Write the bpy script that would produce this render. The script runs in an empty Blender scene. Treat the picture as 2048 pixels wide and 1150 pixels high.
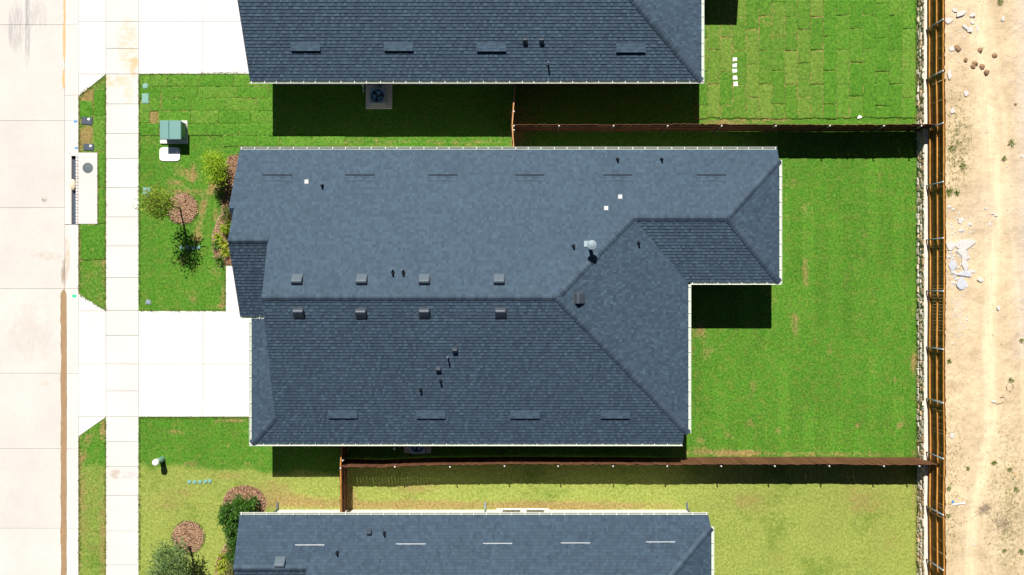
import bpy, math, random
import numpy as np
from mathutils import Vector, Matrix, noise as mnoise

random.seed(11)
rng = np.random.default_rng(11)
R = math.radians

# ------------------------------------------------------------------ camera, sky, sun, exposure
H = 44.4            # drone height (m)
F = 1909.0          # focal length in pixels of the 2048 px wide photograph
scene = bpy.context.scene
cam_d = bpy.data.cameras.new('camera')
cam_d.sensor_width = 36.0
cam_d.lens = 36.0 * F / 2048.0
cam_d.clip_end = 2000.0
cam = bpy.data.objects.new('camera', cam_d)
cam.location = (0, 0, H)
scene.collection.objects.link(cam)
scene.camera = cam

SUN = Vector((-0.118, 0.69, 1.0)).normalized()
world = bpy.data.worlds.new('World')
scene.world = world
world.use_nodes = True
wn = world.node_tree
bg = wn.nodes['Background']
sky = wn.nodes.new('ShaderNodeTexSky')
sky.sky_type = 'NISHITA'
sky.sun_disc = False
sky.sun_elevation = math.asin(SUN.z)
sky.sun_rotation = math.atan2(SUN.x, SUN.y)
sky.air_density = 0.4
sky.dust_density = 0.3
wn.links.new(sky.outputs[0], bg.inputs[0])
bg.inputs[1].default_value = 0.05
sd = bpy.data.lights.new('sun', 'SUN')
sd.energy = 5.0
sd.angle = R(0.5)
sd.color = (1.0, 0.955, 0.89)
sun = bpy.data.objects.new('sun', sd)
sun.rotation_euler = SUN.to_track_quat('Z', 'Y').to_euler()
sun.location = SUN * 80
scene.collection.objects.link(sun)
vs = scene.view_settings
vs.view_transform = 'Standard'
vs.look = 'None'
vs.exposure = 0.52
vs.gamma = 1.0
vs.use_curve_mapping = False
scene.cycles.max_bounces = 6

# ------------------------------------------------------------------ helpers
COL = scene.collection
WL = {}             # world position of the roots


def px(x, y, h=0.0):
    s = (H - h) / F
    return ((x - 1024) * s, (575 - y) * s)


def P(x, y, h=0.0):
    a = px(x, y, h)
    return Vector((a[0], a[1], h))


def root(name, loc, label, cat, group=None):
    o = bpy.data.objects.new(name, None)
    o.empty_display_size = 0.3
    o.location = loc
    COL.objects.link(o)
    WL[o.name] = Vector(loc)
    tag(o, label, cat, group)
    return o


def tag(o, label=None, cat=None, group=None, kind=None):
    if label: o['label'] = label
    if cat: o['category'] = cat
    if group: o['group'] = group
    if kind: o['kind'] = kind
    return o


def link(name, me, parent=None, mat=None, M=None):
    """link a mesh whose coordinates (after M) are world coordinates"""
    o = bpy.data.objects.new(name, me)
    COL.objects.link(o)
    if mat and not me.materials:
        me.materials.append(mat)
    M = M or Matrix()
    if parent is not None:
        o.parent = parent
        M = Matrix.Translation(-WL.get(parent.name, Vector())) @ M
    o.matrix_local = M
    return o


class MB:
    def __init__(s):
        s.v = []; s.f = []; s.mi = []; s.cur = 0

    def add(s, vs_, fs):
        b = len(s.v)
        s.v += [tuple(p) for p in vs_]
        for f in fs:
            s.f.append(tuple(b + i for i in f)); s.mi.append(s.cur)

    def box(s, x0, x1, y0, y1, z0, z1, bev=0.0):
        if bev:
            b = bev
            s.add([(x0, y0, z0), (x1, y0, z0), (x1, y1, z0), (x0, y1, z0),
                   (x0, y0, z1 - b), (x1, y0, z1 - b), (x1, y1, z1 - b), (x0, y1, z1 - b),
                   (x0 + b, y0 + b, z1), (x1 - b, y0 + b, z1), (x1 - b, y1 - b, z1), (x0 + b, y1 - b, z1)],
                  [(3, 2, 1, 0), (0, 1, 5, 4), (1, 2, 6, 5), (2, 3, 7, 6), (3, 0, 4, 7),
                   (4, 5, 9, 8), (5, 6, 10, 9), (6, 7, 11, 10), (7, 4, 8, 11), (8, 9, 10, 11)])
        else:
            s.add([(x0, y0, z0), (x1, y0, z0), (x1, y1, z0), (x0, y1, z0), (x0, y0, z1), (x1, y0, z1), (x1, y1, z1), (x0, y1, z1)],
                  [(3, 2, 1, 0), (0, 1, 5, 4), (1, 2, 6, 5), (2, 3, 7, 6), (3, 0, 4, 7), (4, 5, 6, 7)])

    def prism(s, pts, z0, z1):
        """pts: list of (x,y) or (x,y,z) tops; extruded to z0 (or down by -z0 when z1 is None)"""
        n = len(pts)
        if z1 is None:
            top = [tuple(p) for p in pts]; bot = [(p[0], p[1], p[2] - z0) for p in pts]
        else:
            top = [(p[0], p[1], z1) for p in pts]; bot = [(p[0], p[1], z0) for p in pts]
        s.add(bot + top, [tuple(range(n - 1, -1, -1)), tuple(range(n, 2 * n))] + [(i, (i + 1) % n, n + (i + 1) % n, n + i) for i in range(n)])

    def tube(s, pts, rad, n=8, cap=True):
        pts = [Vector(p) for p in pts]
        rad = rad if isinstance(rad, (list, tuple)) else [rad] * len(pts)
        rings = []
        for i, p in enumerate(pts):
            d = (pts[min(i + 1, len(pts) - 1)] - pts[max(i - 1, 0)]).normalized()
            a = d.orthogonal().normalized() if abs(d.z) < .95 else Vector((1, 0, 0))
            a = (a - d * a.dot(d)).normalized()
            b = d.cross(a)
            rings.append([p + (a * math.cos(t) + b * math.sin(t)) * rad[i] for t in [2 * math.pi * k / n for k in range(n)]])
        vs_ = [q for r_ in rings for q in r_]
        fs = []
        for i in range(len(pts) - 1):
            for k in range(n):
                fs.append((i * n + k, i * n + (k + 1) % n, (i + 1) * n + (k + 1) % n, (i + 1) * n + k))
        if cap:
            fs += [tuple(range(n - 1, -1, -1)), tuple(range((len(pts) - 1) * n, len(pts) * n))]
        s.add(vs_, fs)

    def lathe(s, prof, n=20, c=(0, 0, 0)):
        vs_ = []; fs = []
        for r_, z in prof:
            vs_ += [(c[0] + r_ * math.cos(2 * math.pi * k / n), c[1] + r_ * math.sin(2 * math.pi * k / n), c[2] + z) for k in range(n)]
        for i in range(len(prof) - 1):
            for k in range(n):
                fs.append((i * n + k, i * n + (k + 1) % n, (i + 1) * n + (k + 1) % n, (i + 1) * n + k))
        fs += [tuple(range(n - 1, -1, -1)), tuple(range((len(prof) - 1) * n, len(prof) * n))]
        s.add(vs_, fs)

    def mesh(s, name, mats=None, smooth=False):
        me = bpy.data.meshes.new(name)
        me.from_pydata(s.v, [], s.f)
        for m in (mats or []):
            me.materials.append(m)
        if s.mi and max(s.mi) > 0:
            me.polygons.foreach_set('material_index', s.mi)
        if smooth:
            me.polygons.foreach_set('use_smooth', [True] * len(me.polygons))
        me.update()
        return me

    def build(s, name, mat, parent=None, smooth=False, M=None):
        mats = mat if isinstance(mat, (list, tuple)) else [mat]
        return link(name, s.mesh(name, mats, smooth), parent, None, M)


# ------------------------------------------------------------------ material nodes
class NT:
    def __init__(s, name):
        s.m = bpy.data.materials.new(name)
        s.m.use_nodes = True
        s.t = s.m.node_tree
        s.b = s.t.nodes['Principled BSDF']
        s.pos = s.n('ShaderNodeNewGeometry').outputs['Position']

    def n(s, typ, **kw):
        nd = s.t.nodes.new(typ)
        for k, v in kw.items():
            setattr(nd, k, v)
        return nd

    def put(s, sock, v):
        if hasattr(v, 'is_output'):
            s.t.links.new(v, sock)
        elif isinstance(v, (tuple, list)) and len(v) == 3 and sock.type == 'RGBA':
            sock.default_value = (*v, 1)
        else:
            sock.default_value = v

    def math(s, op, a, b=0.0, c=None, clamp=False):
        nd = s.n('ShaderNodeMath', operation=op, use_clamp=clamp)
        s.put(nd.inputs[0], a); s.put(nd.inputs[1], b)
        if c is not None: s.put(nd.inputs[2], c)
        return nd.outputs[0]

    def noise(s, scale, detail=3, rough=.55, vec=None, stretch=None, off=None):
        v = vec or s.pos
        if stretch or off:
            mp = s.n('ShaderNodeMapping')
            s.put(mp.inputs['Vector'], v)
            if stretch: mp.inputs['Scale'].default_value = stretch
            if off: mp.inputs['Location'].default_value = off
            v = mp.outputs[0]
        nd = s.n('ShaderNodeTexNoise')
        s.put(nd.inputs['Vector'], v)
        nd.inputs['Scale'].default_value = scale
        nd.inputs['Detail'].default_value = detail
        nd.inputs['Roughness'].default_value = rough
        return nd.outputs[0]

    def sstep(s, v, a, b):
        nd = s.n('ShaderNodeMapRange', interpolation_type='SMOOTHSTEP')
        s.put(nd.inputs['Value'], v)
        s.put(nd.inputs['From Min'], a); s.put(nd.inputs['From Max'], b)
        return nd.outputs[0]

    def mix(s, f, a, b, blend='MIX'):
        nd = s.n('ShaderNodeMix', data_type='RGBA', blend_type=blend)
        s.put(nd.inputs[0], f)
        s.put(nd.inputs[6], a); s.put(nd.inputs[7], b)
        return nd.outputs[2]

    def scale(s, col, f):
        nd = s.n('ShaderNodeVectorMath', operation='SCALE')
        s.put(nd.inputs[0], col); s.put(nd.inputs[3], f)
        return nd.outputs[0]

    def attr(s, name, out='Fac'):
        return s.n('ShaderNodeAttribute', attribute_name=name).outputs[out]

    def rnd(s):
        return s.n('ShaderNodeObjectInfo').outputs['Random']

    def sep(s, v):
        nd = s.n('ShaderNodeSeparateXYZ'); s.put(nd.inputs[0], v); return nd.outputs

    def bump(s, h, dist=.02, strength=1.0):
        nd = s.n('ShaderNodeBump')
        nd.inputs['Strength'].default_value = strength
        nd.inputs['Distance'].default_value = dist
        s.put(nd.inputs['Height'], h)
        s.t.links.new(nd.outputs[0], s.b.inputs['Normal'])

    def done(s, col, rough=.85, metal=0.0, spec=None):
        s.put(s.b.inputs['Base Color'], col)
        s.put(s.b.inputs['Roughness'], rough)
        s.b.inputs['Metallic'].default_value = metal
        if spec is not None: s.b.inputs['Specular IOR Level'].default_value = spec
        return s.m


def plain(name, col, rough=.7, metal=0.0, var=.12, scale=6.0, bump=0.0, rnd=0.0, bscale=40.0, spec=None):
    t = NT(name)
    n_ = t.noise(scale, 4)
    f = t.math('MULTIPLY_ADD', n_, 2 * var, 1 - var)
    if rnd:
        f = t.math('MULTIPLY', f, t.math('MULTIPLY_ADD', t.rnd(), 2 * rnd, 1 - rnd))
    c = t.scale(col, f)
    if bump:
        t.bump(t.noise(bscale, 3), bump, .8)
    return t.done(c, rough, metal, spec)


def mat_lawn():
    t = NT('lawn_grass')
    A = t.n('ShaderNodeAttribute', attribute_name='lot').outputs['Color']
    a = t.n('ShaderNodeSeparateColor'); t.put(a.inputs[0], A)
    south, dry, tone = a.outputs
    big = t.noise(.45, 3)
    mid = t.noise(2.6, 4, .6)
    cl = t.noise(8.5, 3, .65)
    fine = t.noise(26, 2, .7)
    blade = t.noise(70, 2, .6)
    f = t.math('ADD', t.math('MULTIPLY', fine, .55), t.math('MULTIPLY', cl, .45))
    f = t.sstep(f, .34, .68)
    main = t.mix(f, (.026, .118, .008), (.118, .292, .026))
    main = t.mix(t.sstep(mid, .42, .72), main, t.mix(f, (.054, .125, .012), (.17, .275, .040)))
    sth = t.mix(f, (.150, .200, .032), (.375, .425, .10))
    sth = t.mix(t.sstep(t.math('ADD', big, t.math('MULTIPLY', mid, .5)), .74, 1.1), sth, t.mix(f, (.055, .14, .012), (.16, .25, .030)))
    c = t.mix(south, main, sth)
    straw = t.mix(f, (.17, .105, .035), (.42, .30, .125))
    d = t.math('ADD', dry, t.math('MULTIPLY_ADD', mid, .7, -.35))
    d = t.math('ADD', d, t.math('MULTIPLY_ADD', cl, .7, -.35))
    d = t.math('ADD', d, t.math('MULTIPLY_ADD', fine, .5, -.25))
    c = t.mix(t.math('MULTIPLY', t.sstep(d, .34, .95), .85), c, straw)
    speck = t.sstep(t.noise(40, 2, .6, off=(3, 1, 0)), .56, .70)
    c = t.mix(t.math('MULTIPLY', speck, t.math('MULTIPLY_ADD', mid, .5, .05)), c, straw)
    tn = t.math('MULTIPLY_ADD', tone, .9, .60)
    tn = t.math('MULTIPLY', tn, t.math('MULTIPLY_ADD', blade, .9, .55))
    c = t.scale(c, tn)
    hgt = t.math('ADD', t.math('MULTIPLY', fine, .8), t.math('MULTIPLY', blade, .6))
    t.bump(hgt, .05, .8)
    return t.done(c, .9, spec=.12)


def mat_sod():
    t = NT('sod_grass')
    rnd = t.rnd()
    edge = t.attr('edge')
    mid = t.noise(2.6, 4, .6); cl = t.noise(8.5, 3, .65); fine = t.noise(26, 2, .7); blade = t.noise(70, 2, .6)
    f = t.sstep(t.math('ADD', t.math('MULTIPLY', fine, .55), t.math('MULTIPLY', cl, .45)), .34, .68)
    a = t.mix(f, (.026, .118, .008), (.118, .292, .026))
    b = t.mix(f, (.070, .13, .016), (.20, .285, .052))
    X, Y, _ = t.sep(t.pos)
    pallet = t.math('MULTIPLY', t.math('LESS_THAN', X, px(1647, 0)[0]), t.math('GREATER_THAN', X, 5))
    sel = t.math('ADD', t.math('MULTIPLY', rnd, .55), t.math('MULTIPLY_ADD', mid, .9, -.4))
    sel = t.math('ADD', sel, t.math('MULTIPLY', pallet, .35))
    c = t.mix(t.math('MULTIPLY', t.sstep(sel, .2, 1.0), .85), a, b)
    straw = t.mix(f, (.17, .105, .035), (.42, .30, .125))
    big = t.noise(.5, 2, off=(3, 7, 0))
    d = t.math('ADD', t.math('MULTIPLY', edge, .55), t.math('MULTIPLY', pallet, .10))
    d = t.math('ADD', d, t.math('MULTIPLY_ADD', cl, .8, -.4))
    d = t.math('ADD', d, t.math('MULTIPLY_ADD', mid, .8, -.4))
    d = t.math('ADD', d, t.math('MULTIPLY_ADD', big, 1.2, -.6))
    c = t.mix(t.math('MULTIPLY', t.sstep(d, .3, .75), .85), c, straw)
    speck = t.sstep(t.noise(40, 2, .6, off=(3, 1, 0)), .56, .70)
    c = t.mix(t.math('MULTIPLY', speck, t.math('MULTIPLY_ADD', mid, .5, .05)), c, straw)
    tn = t.math('MULTIPLY', t.math('MULTIPLY_ADD', rnd, .16, .97), t.math('MULTIPLY_ADD', blade, .9, .55))
    c = t.scale(c, tn)
    t.bump(t.math('ADD', t.math('MULTIPLY', fine, .8), t.math('MULTIPLY', blade, .5)), .045, .75)
    return t.done(c, .9, spec=.12)


def ellipse(t, X, Y, cx, cy, rx, ry):
    """1 inside, soft 0 outside, for a stain with a place and a shape of its own"""
    a = t.math('DIVIDE', t.math('SUBTRACT', X, cx), rx)
    b = t.math('DIVIDE', t.math('SUBTRACT', Y, cy), ry)
    r2 = t.math('ADD', t.math('MULTIPLY', a, a), t.math('MULTIPLY', b, b))
    return t.sstep(r2, 1.15, .15)


def mat_concrete(name, col, stains=(), warm=0.06, rnd=.03):
    """stains: (x, y, rx, ry, colour, strength, stretch)"""
    t = NT(name)
    X, Y, _ = t.sep(t.pos)
    n1 = t.noise(.5, 4); n2 = t.noise(6, 5, .65); n3 = t.noise(60, 2)
    f = t.math('ADD', t.math('MULTIPLY_ADD', n1, .24, .88), t.math('MULTIPLY_ADD', n2, .16, -.08))
    f = t.math('ADD', f, t.math('MULTIPLY_ADD', n3, .06, -.03))
    f = t.math('MULTIPLY', f, t.math('MULTIPLY_ADD', t.rnd(), 2 * rnd, 1 - rnd))
    c = t.scale(col, f)
    spots = t.sstep(t.noise(1.7, 5, .7, off=(9, 2, 0)), .68, .80)
    c = t.mix(t.math('MULTIPLY', spots, .28), c, tuple(v * k for v, k in zip(col, (.72, .66, .58))))
    for cx, cy, rx, ry, sc, st, stretch in stains:
        m = ellipse(t, X, Y, cx, cy, rx, ry)
        nz = t.noise(3.2, 5, .72, stretch=stretch, off=(cx * 1.7, cy * .6, 0))
        m = t.math('MULTIPLY', m, t.sstep(nz, .38, .58))
        c = t.mix(t.math('MULTIPLY', m, st), c, sc)
    t.bump(n3, .003, .4)
    return t.done(c, .88, spec=.25)


def mat_shingle(name='shingle', k=1.0):
    t = NT(name)
    tone = t.attr('tone')
    g = t.noise(110, 2, .7)
    w = t.noise(.6, 3)
    c = t.mix(t.sstep(tone, 0, 1), tuple(k * v for v in (.026, .039, .060)), tuple(k * v for v in (.055, .090, .126)))
    c = t.mix(t.math('MULTIPLY', t.sstep(t.noise(4.0, 2), .45, .7), .4), c, tuple(k * v for v in (.037, .050, .068)))
    c = t.scale(c, t.math('MULTIPLY', t.math('MULTIPLY_ADD', g, .7, .65), t.math('MULTIPLY_ADD', w, .24, .88)))
    t.bump(g, .003, .35)
    t.b.inputs['Specular Tint'].default_value = (.52, .77, 1.0, 1)
    return t.done(c, .68, spec=.45)


def mat_cap():
    t = NT('ridge_cap_shingle')
    g = t.noise(110, 2, .7)
    r = t.rnd()
    c = t.mix(r, (.030, .044, .064), (.050, .074, .100))
    c = t.scale(c, t.math('MULTIPLY_ADD', g, .7, .65))
    t.bump(g, .003, .35)
    t.b.inputs['Specular Tint'].default_value = (.52, .77, 1.0, 1)
    return t.done(c, .68, spec=.45)


def mat_wood(name, c1, c2, stretch=(1, 1, .08), rnd=.18):
    t = NT(name)
    n1 = t.noise(55, 4, .6, stretch=stretch)
    n2 = t.noise(1.3, 3)
    c = t.mix(t.sstep(n1, .3, .7), c1, c2)
    f = t.math('MULTIPLY', t.math('MULTIPLY_ADD', t.rnd(), 2 * rnd, 1 - rnd), t.math('MULTIPLY_ADD', n2, .5, .75))
    c = t.scale(c, f)
    t.bump(n1, .003, .5)
    return t.done(c, .75, spec=.3)


def mat_dirt():
    t = NT('dirt')
    A = t.n('ShaderNodeAttribute', attribute_name='soil').outputs['Color']
    a = t.n('ShaderNodeSeparateColor'); t.put(a.inputs[0], A)
    track, weed, grav = a.outputs
    n1 = t.noise(.8, 5, .6); n2 = t.noise(7, 5, .68); n3 = t.noise(32, 3, .7)
    lines = t.noise(5.5, 4, .6, stretch=(1, .10, 1))
    c = t.mix(t.sstep(n1, .3, .7), (.50, .385, .235), (.66, .52, .335))
    c = t.mix(t.math('MULTIPLY', t.sstep(n2, .5, .72), .5), c, (.43, .33, .215))
    c = t.mix(t.math('MULTIPLY', t.sstep(n3, .56, .72), t.math('MULTIPLY_ADD', track, -.25, .30)), c, (.33, .25, .165))
    edge_ = t.math('MULTIPLY', t.math('MULTIPLY', track, t.math('SUBTRACT', 1.0, track)), 4.0)
    c = t.mix(t.math('MULTIPLY', edge_, t.math('MULTIPLY', t.sstep(lines, .4, .6), .55)), c, (.44, .335, .205))
    c = t.mix(t.math('MULTIPLY', track, t.math('MULTIPLY_ADD', t.sstep(lines, .35, .65), .5, .42)), c, (.74, .60, .40))
    c = t.mix(t.math('MULTIPLY', grav, t.sstep(n3, .42, .6)), c, (.52, .47, .45))
    c = t.mix(t.math('MULTIPLY', weed, t.sstep(t.math('ADD', n2, t.math('MULTIPLY', n3, .5)), .66, .9)), c, (.21, .20, .07))
    t.bump(t.math('ADD', n2, t.math('MULTIPLY', n3, .5)), .05, .8)
    return t.done(c, .95, spec=.1)


def mat_mulch():
    t = NT('mulch')
    v = t.n('ShaderNodeTexVoronoi')
    t.put(v.inputs['Vector'], t.pos); v.inputs['Scale'].default_value = 17
    s_ = t.n('ShaderNodeSeparateColor'); t.put(s_.inputs[0], v.outputs['Color'])
    c = t.mix(s_.outputs[0], (.10, .048, .03), (.42, .25, .15))
    c = t.mix(t.sstep(t.noise(3, 4), .45, .7), c, t.scale(c, .65))
    t.bump(t.math('ADD', v.outputs['Distance'], t.noise(30, 2)), .05, 1.0)
    return t.done(c, .95, spec=.1)


def mat_leaf(name, c1, c2):
    t = NT(name)
    tone = t.attr('tone')
    c = t.mix(tone, c1, c2)
    m = t.done(c, .55, spec=.35)
    t.b.inputs['Transmission Weight'].default_value = 0.0
    tr = t.n('ShaderNodeBsdfTranslucent'); t.put(tr.inputs[0], c)
    mx = t.n('ShaderNodeMixShader'); mx.inputs[0].default_value = .4
    out = t.t.nodes['Material Output']
    t.t.links.new(t.b.outputs[0], mx.inputs[1]); t.t.links.new(tr.outputs[0], mx.inputs[2])
    t.t.links.new(mx.outputs[0], out.inputs[0])
    return m


def mat_stone():
    t = NT('wall_stone')
    r = t.rnd()
    cr = t.n('ShaderNodeValToRGB')
    t.put(cr.inputs[0], r)
    e = cr.color_ramp.elements
    e[0].position = 0; e[0].color = (.62, .55, .46, 1)
    e[1].position = 1; e[1].color = (.42, .29, .17, 1)
    for p_, c_ in ((.3, (.70, .62, .51, 1)), (.5, (.55, .38, .20, 1)), (.65, (.68, .62, .56, 1)), (.82, (.58, .45, .30, 1))):
        q = e.new(p_); q.color = c_
    n_ = t.noise(14, 4, .65)
    c = t.scale(cr.outputs[0], t.math('MULTIPLY_ADD', n_, .7, .65))
    t.bump(n_, .03, .8)
    return t.done(c, .9)


MAT = {}
MAT['lawn'] = mat_lawn()
MAT['sod'] = mat_sod()
MAT['soil'] = plain('soil', (.17, .105, .055), .95, var=.35, scale=9, bump=.03)
x0_, y0_ = px(50, 45)
MAT['road'] = mat_concrete('road_concrete', (.53, .50, .463), (
    (*px(52, 50), .16, 2.2, (.20, .195, .205), .6, (3.5, .25, 1)),
    (*px(30, 52), .45, 1.35, (.28, .27, .275), .5, (3.5, .35, 1)),
    (*px(18, 55), .12, 1.0, (.28, .27, .275), .5, (3.5, .35, 1)),
    (*px(72, 30), .55, .9, (.32, .31, .31), .4, (2.5, .6, 1)),
    (*px(86, 398), .16, .2, (.20, .15, .11), .9, (.3, .3, 1)),
    (*px(92, 512), .9, .22, (.42, .35, .27), .5, (1, 1, 1)),
    (*px(60, 660), 1.6, 1.8, (.44, .40, .36), .42, (1, .5, 1)),
    (*px(126, 545), .18, .7, (.25, .18, .12), .85, (1.4, .6, 1)),
    (*px(88, 768), .2, .12, (.45, .34, .22), .7, (1, 1, 1))), rnd=.035)
MAT['kerb'] = mat_concrete('kerb_concrete', (.58, .55, .515), ((*px(124, 520), .25, 1.6, (.38, .28, .18), .7, (1.4, .5, 1)),
    (*px(134, 500), .12, 1.4, (.42, .33, .22), .6, (1.6, .5, 1))), rnd=.03)
MAT['walk'] = mat_concrete('sidewalk_concrete', (.575, .552, .525), (
    (*px(255, 90), .55, 1.5, (.60, .40, .22), .5, (.8, 2.0, 1)),
    (*px(268, 128), .28, .7, (.60, .38, .19), .8, (.5, .5, 1)),
    (*px(230, 162), 1.0, .32, (.62, .43, .25), .7, (1, 1, 1)),
    (*px(258, 190), .3, .5, (.64, .46, .29), .6, (1, 1, 1)),
    (*px(232, 948), .32, .26, (.40, .33, .26), .75, (.6, .6, 1)),
    (*px(257, 950), .55, .22, (.42, .40, .37), .55, (.6, 1, 1))), rnd=.03)
MAT['drive'] = mat_concrete('driveway_concrete', (.61, .592, .57), rnd=.035)
MAT['pad'] = plain('pad_concrete', (.70, .655, .59), .9, var=.08, bump=.003)
MAT['shingle'] = mat_shingle()
MAT['cap'] = mat_cap()
MAT['deck'] = plain('roof_deck', (.05, .058, .072), .9)
MAT['gutter'] = plain('gutter_white', (.80, .80, .76), .45, var=.05, spec=.4)
MAT['gutter_in'] = plain('gutter_inside', (.55, .62, .50), .6, var=.25, scale=14)
MAT['dimwall'] = plain('dimmed_siding', (.34, .33, .33), .85, var=.06)  # siding darkened to cut bounce light into the house shadows
MAT['wall'] = plain('painted_siding', (.80, .79, .76), .8, var=.04)
MAT['trim'] = plain('white_trim', (.82, .82, .80), .5, var=.03)
MAT['brick'] = plain('front_brick', (.42, .36, .31), .9, var=.2, scale=14)
MAT['glass'] = plain('window_glass', (.10, .13, .14), .06, var=.1, spec=.8)
MAT['garage'] = plain('garage_door_paint', (.62, .60, .56), .6)
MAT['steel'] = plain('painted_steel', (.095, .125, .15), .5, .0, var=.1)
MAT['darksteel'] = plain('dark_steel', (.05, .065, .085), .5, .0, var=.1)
MAT['shadepost'] = plain('shaded_post', (.13, .11, .09), .6, .2, var=.2)  # galvanised posts in shade, the shade put into a darker colour
MAT['black'] = plain('black_vent', (.014, .018, .025), .8, var=.2, spec=.1)
MAT['galv'] = plain('galvanised_steel', (.20, .265, .30), .6, .0, var=.15)
MAT['postcap'] = plain('post_cap', (.75, .76, .78), .35, .5, var=.05)
MAT['rail'] = mat_wood('stained_rail', (.40, .17, .030), (.62, .29, .06), stretch=(.3, .06, .3), rnd=.12)  # same stain as the boards, sunlit brightness put into the colour
MAT['board'] = mat_wood('stained_board', (.14, .062, .017), (.27, .125, .036))  # same stain as the rails, shade of the grazed face put into the colour
MAT['sboard'] = mat_wood('brown_board', (.10, .042, .020), (.185, .080, .038))
MAT['srail'] = mat_wood('brown_rail', (.15, .055, .02), (.27, .11, .045), stretch=(.06, .06, .3))
MAT['crail'] = mat_wood('light_top_rail', (.40, .19, .06), (.60, .32, .13), stretch=(.3, .06, .3))
MAT['stone'] = mat_stone()
MAT['mortar'] = plain('mortar', (.70, .63, .53), .95, var=.25, scale=7, bump=.02)
MAT['mortar_dark'] = plain('mortar_joint', (.40, .345, .275), .95, var=.3, scale=9, bump=.02)
MAT['dirt'] = mat_dirt()
MAT['mulch'] = mat_mulch()
MAT['sediment'] = plain('wet_sediment', (.285, .185, .095), .8, var=.22, scale=5, bump=.004)
MAT['sand'] = plain('tan_sediment', (.60, .37, .18), .9, var=.18, scale=6, bump=.004)
MAT['bark'] = plain('bark', (.10, .075, .055), .9, var=.3, scale=20, bump=.01)
MAT['teal'] = plain('teal_paint', (.13, .27, .25), .42, var=.08, spec=.4)
MAT['lid'] = plain('pale_teal_lid', (.155, .32, .26), .6, var=.12, scale=14)
MAT['darklid'] = plain('dark_plastic', (.040, .055, .085), .6, var=.15)
MAT['iron'] = plain('cast_iron', (.10, .115, .13), .6, .3, var=.4, scale=26, bump=.01)
MAT['void'] = plain('inlet_void', (.020, .028, .045), .9, var=.3)
MAT['white'] = plain('white_plastic', (.80, .80, .78), .4, var=.03)
MAT['acbody'] = plain('ac_cabinet', (.44, .43, .39), .5, .2, var=.06)
MAT['actop'] = plain('ac_top', (.30, .43, .50), .5, .0, var=.08)
MAT['fan'] = plain('fan_blade', (.18, .46, .68), .4, .0, var=.1)
MAT['bluep'] = plain('blue_paint', (.04, .24, .62), .7)
MAT['greenp'] = plain('green_paint', (.02, .62, .29), .7)
MAT['chunk'] = plain('limestone', (.55, .53, .505), .95, var=.18, scale=9, bump=.03)
MAT['bluerock'] = plain('grey_limestone', (.47, .49, .54), .95, var=.25, scale=12, bump=.03)
MAT['clod'] = plain('dirt_clod', (.28, .175, .10), .95, var=.3, scale=12, bump=.04)
MAT['twig'] = plain('dry_twig', (.33, .27, .20), .9, var=.3)
LEAF = {
    'tree': mat_leaf('tree_leaf', (.12, .20, .012), (.36, .44, .04)),
    'oak': mat_leaf('oak_leaf', (.07, .13, .032), (.29, .42, .14)),
    'lime': mat_leaf('lime_leaf', (.16, .30, .010), (.48, .66, .03)),
    'dark': mat_leaf('holly_leaf', (.012, .055, .007), (.125, .30, .032)),
    'spike': mat_leaf('strap_leaf', (.13, .22, .012), (.50, .56, .06)),
    'olive': mat_leaf('olive_leaf', (.08, .12, .018), (.25, .29, .07)),
    'weed': mat_leaf('weed_leaf', (.15, .18, .06), (.36, .37, .15)),
}

# ------------------------------------------------------------------ setting: ground, lawn
g = MB(); g.add([(-400, -400, -.45), (400, -400, -.45), (400, 400, -.45), (-400, 400, -.45)], [(0, 1, 2, 3)])
tag(g.build('ground', MAT['soil']), kind='structure')


def fbm(X, Y, s, seed=0):
    """cheap value noise on arrays"""
    def vn(x, y):
        xi = np.floor(x).astype(np.int64); yi = np.floor(y).astype(np.int64)
        fx = x - xi; fy = y - yi
        fx = fx * fx * (3 - 2 * fx); fy = fy * fy * (3 - 2 * fy)
        def h(a, b):
            n = (a * 374761393 + b * 668265263 + seed * 1442695041) & 0x7fffffff
            n = ((n ^ (n >> 13)) * 1274126177) & 0x7fffffff
            return ((n ^ (n >> 16)) & 0xffff) / 65535.0
        return (h(xi, yi) * (1 - fx) + h(xi + 1, yi) * fx) * (1 - fy) + (h(xi, yi + 1) * (1 - fx) + h(xi + 1, yi + 1) * fx) * fy
    return .6 * vn(X * s, Y * s) + .28 * vn(X * s * 2.1 + 5, Y * s * 2.1) + .12 * vn(X * s * 4.3, Y * s * 4.3 + 9)


def grid(name, x0, x1, y0, y1, step, zfun, attr, afun, mat):
    nx = int((x1 - x0) / step) + 1; ny = int((y1 - y0) / step) + 1
    xs = np.linspace(x0, x1, nx); ys = np.linspace(y0, y1, ny)
    X, Y = np.meshgrid(xs, ys)
    Z = zfun(X, Y)
    co = np.stack([X, Y, Z], -1).reshape(-1, 3)
    i = np.arange(nx * ny).reshape(ny, nx)
    q = np.stack([i[:-1, :-1], i[:-1, 1:], i[1:, 1:], i[1:, :-1]], -1).reshape(-1, 4)
    me = bpy.data.meshes.new(name)
    me.vertices.add(len(co)); me.vertices.foreach_set('co', co.ravel())
    me.loops.add(q.size); me.loops.foreach_set('vertex_index', q.ravel())
    me.polygons.add(len(q)); me.polygons.foreach_set('loop_start', np.arange(0, q.size, 4)); me.polygons.foreach_set('loop_total', np.full(len(q), 4))
    me.update(calc_edges=True)
    c = afun(X, Y).reshape(-1, 4).astype(np.float32)
    at = me.color_attributes.new(attr, 'FLOAT_COLOR', 'POINT')
    at.data.foreach_set('color', c.ravel())
    me.polygons.foreach_set('use_smooth', [True] * len(q))
    me.materials.append(mat)
    return link(name, me)


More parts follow.
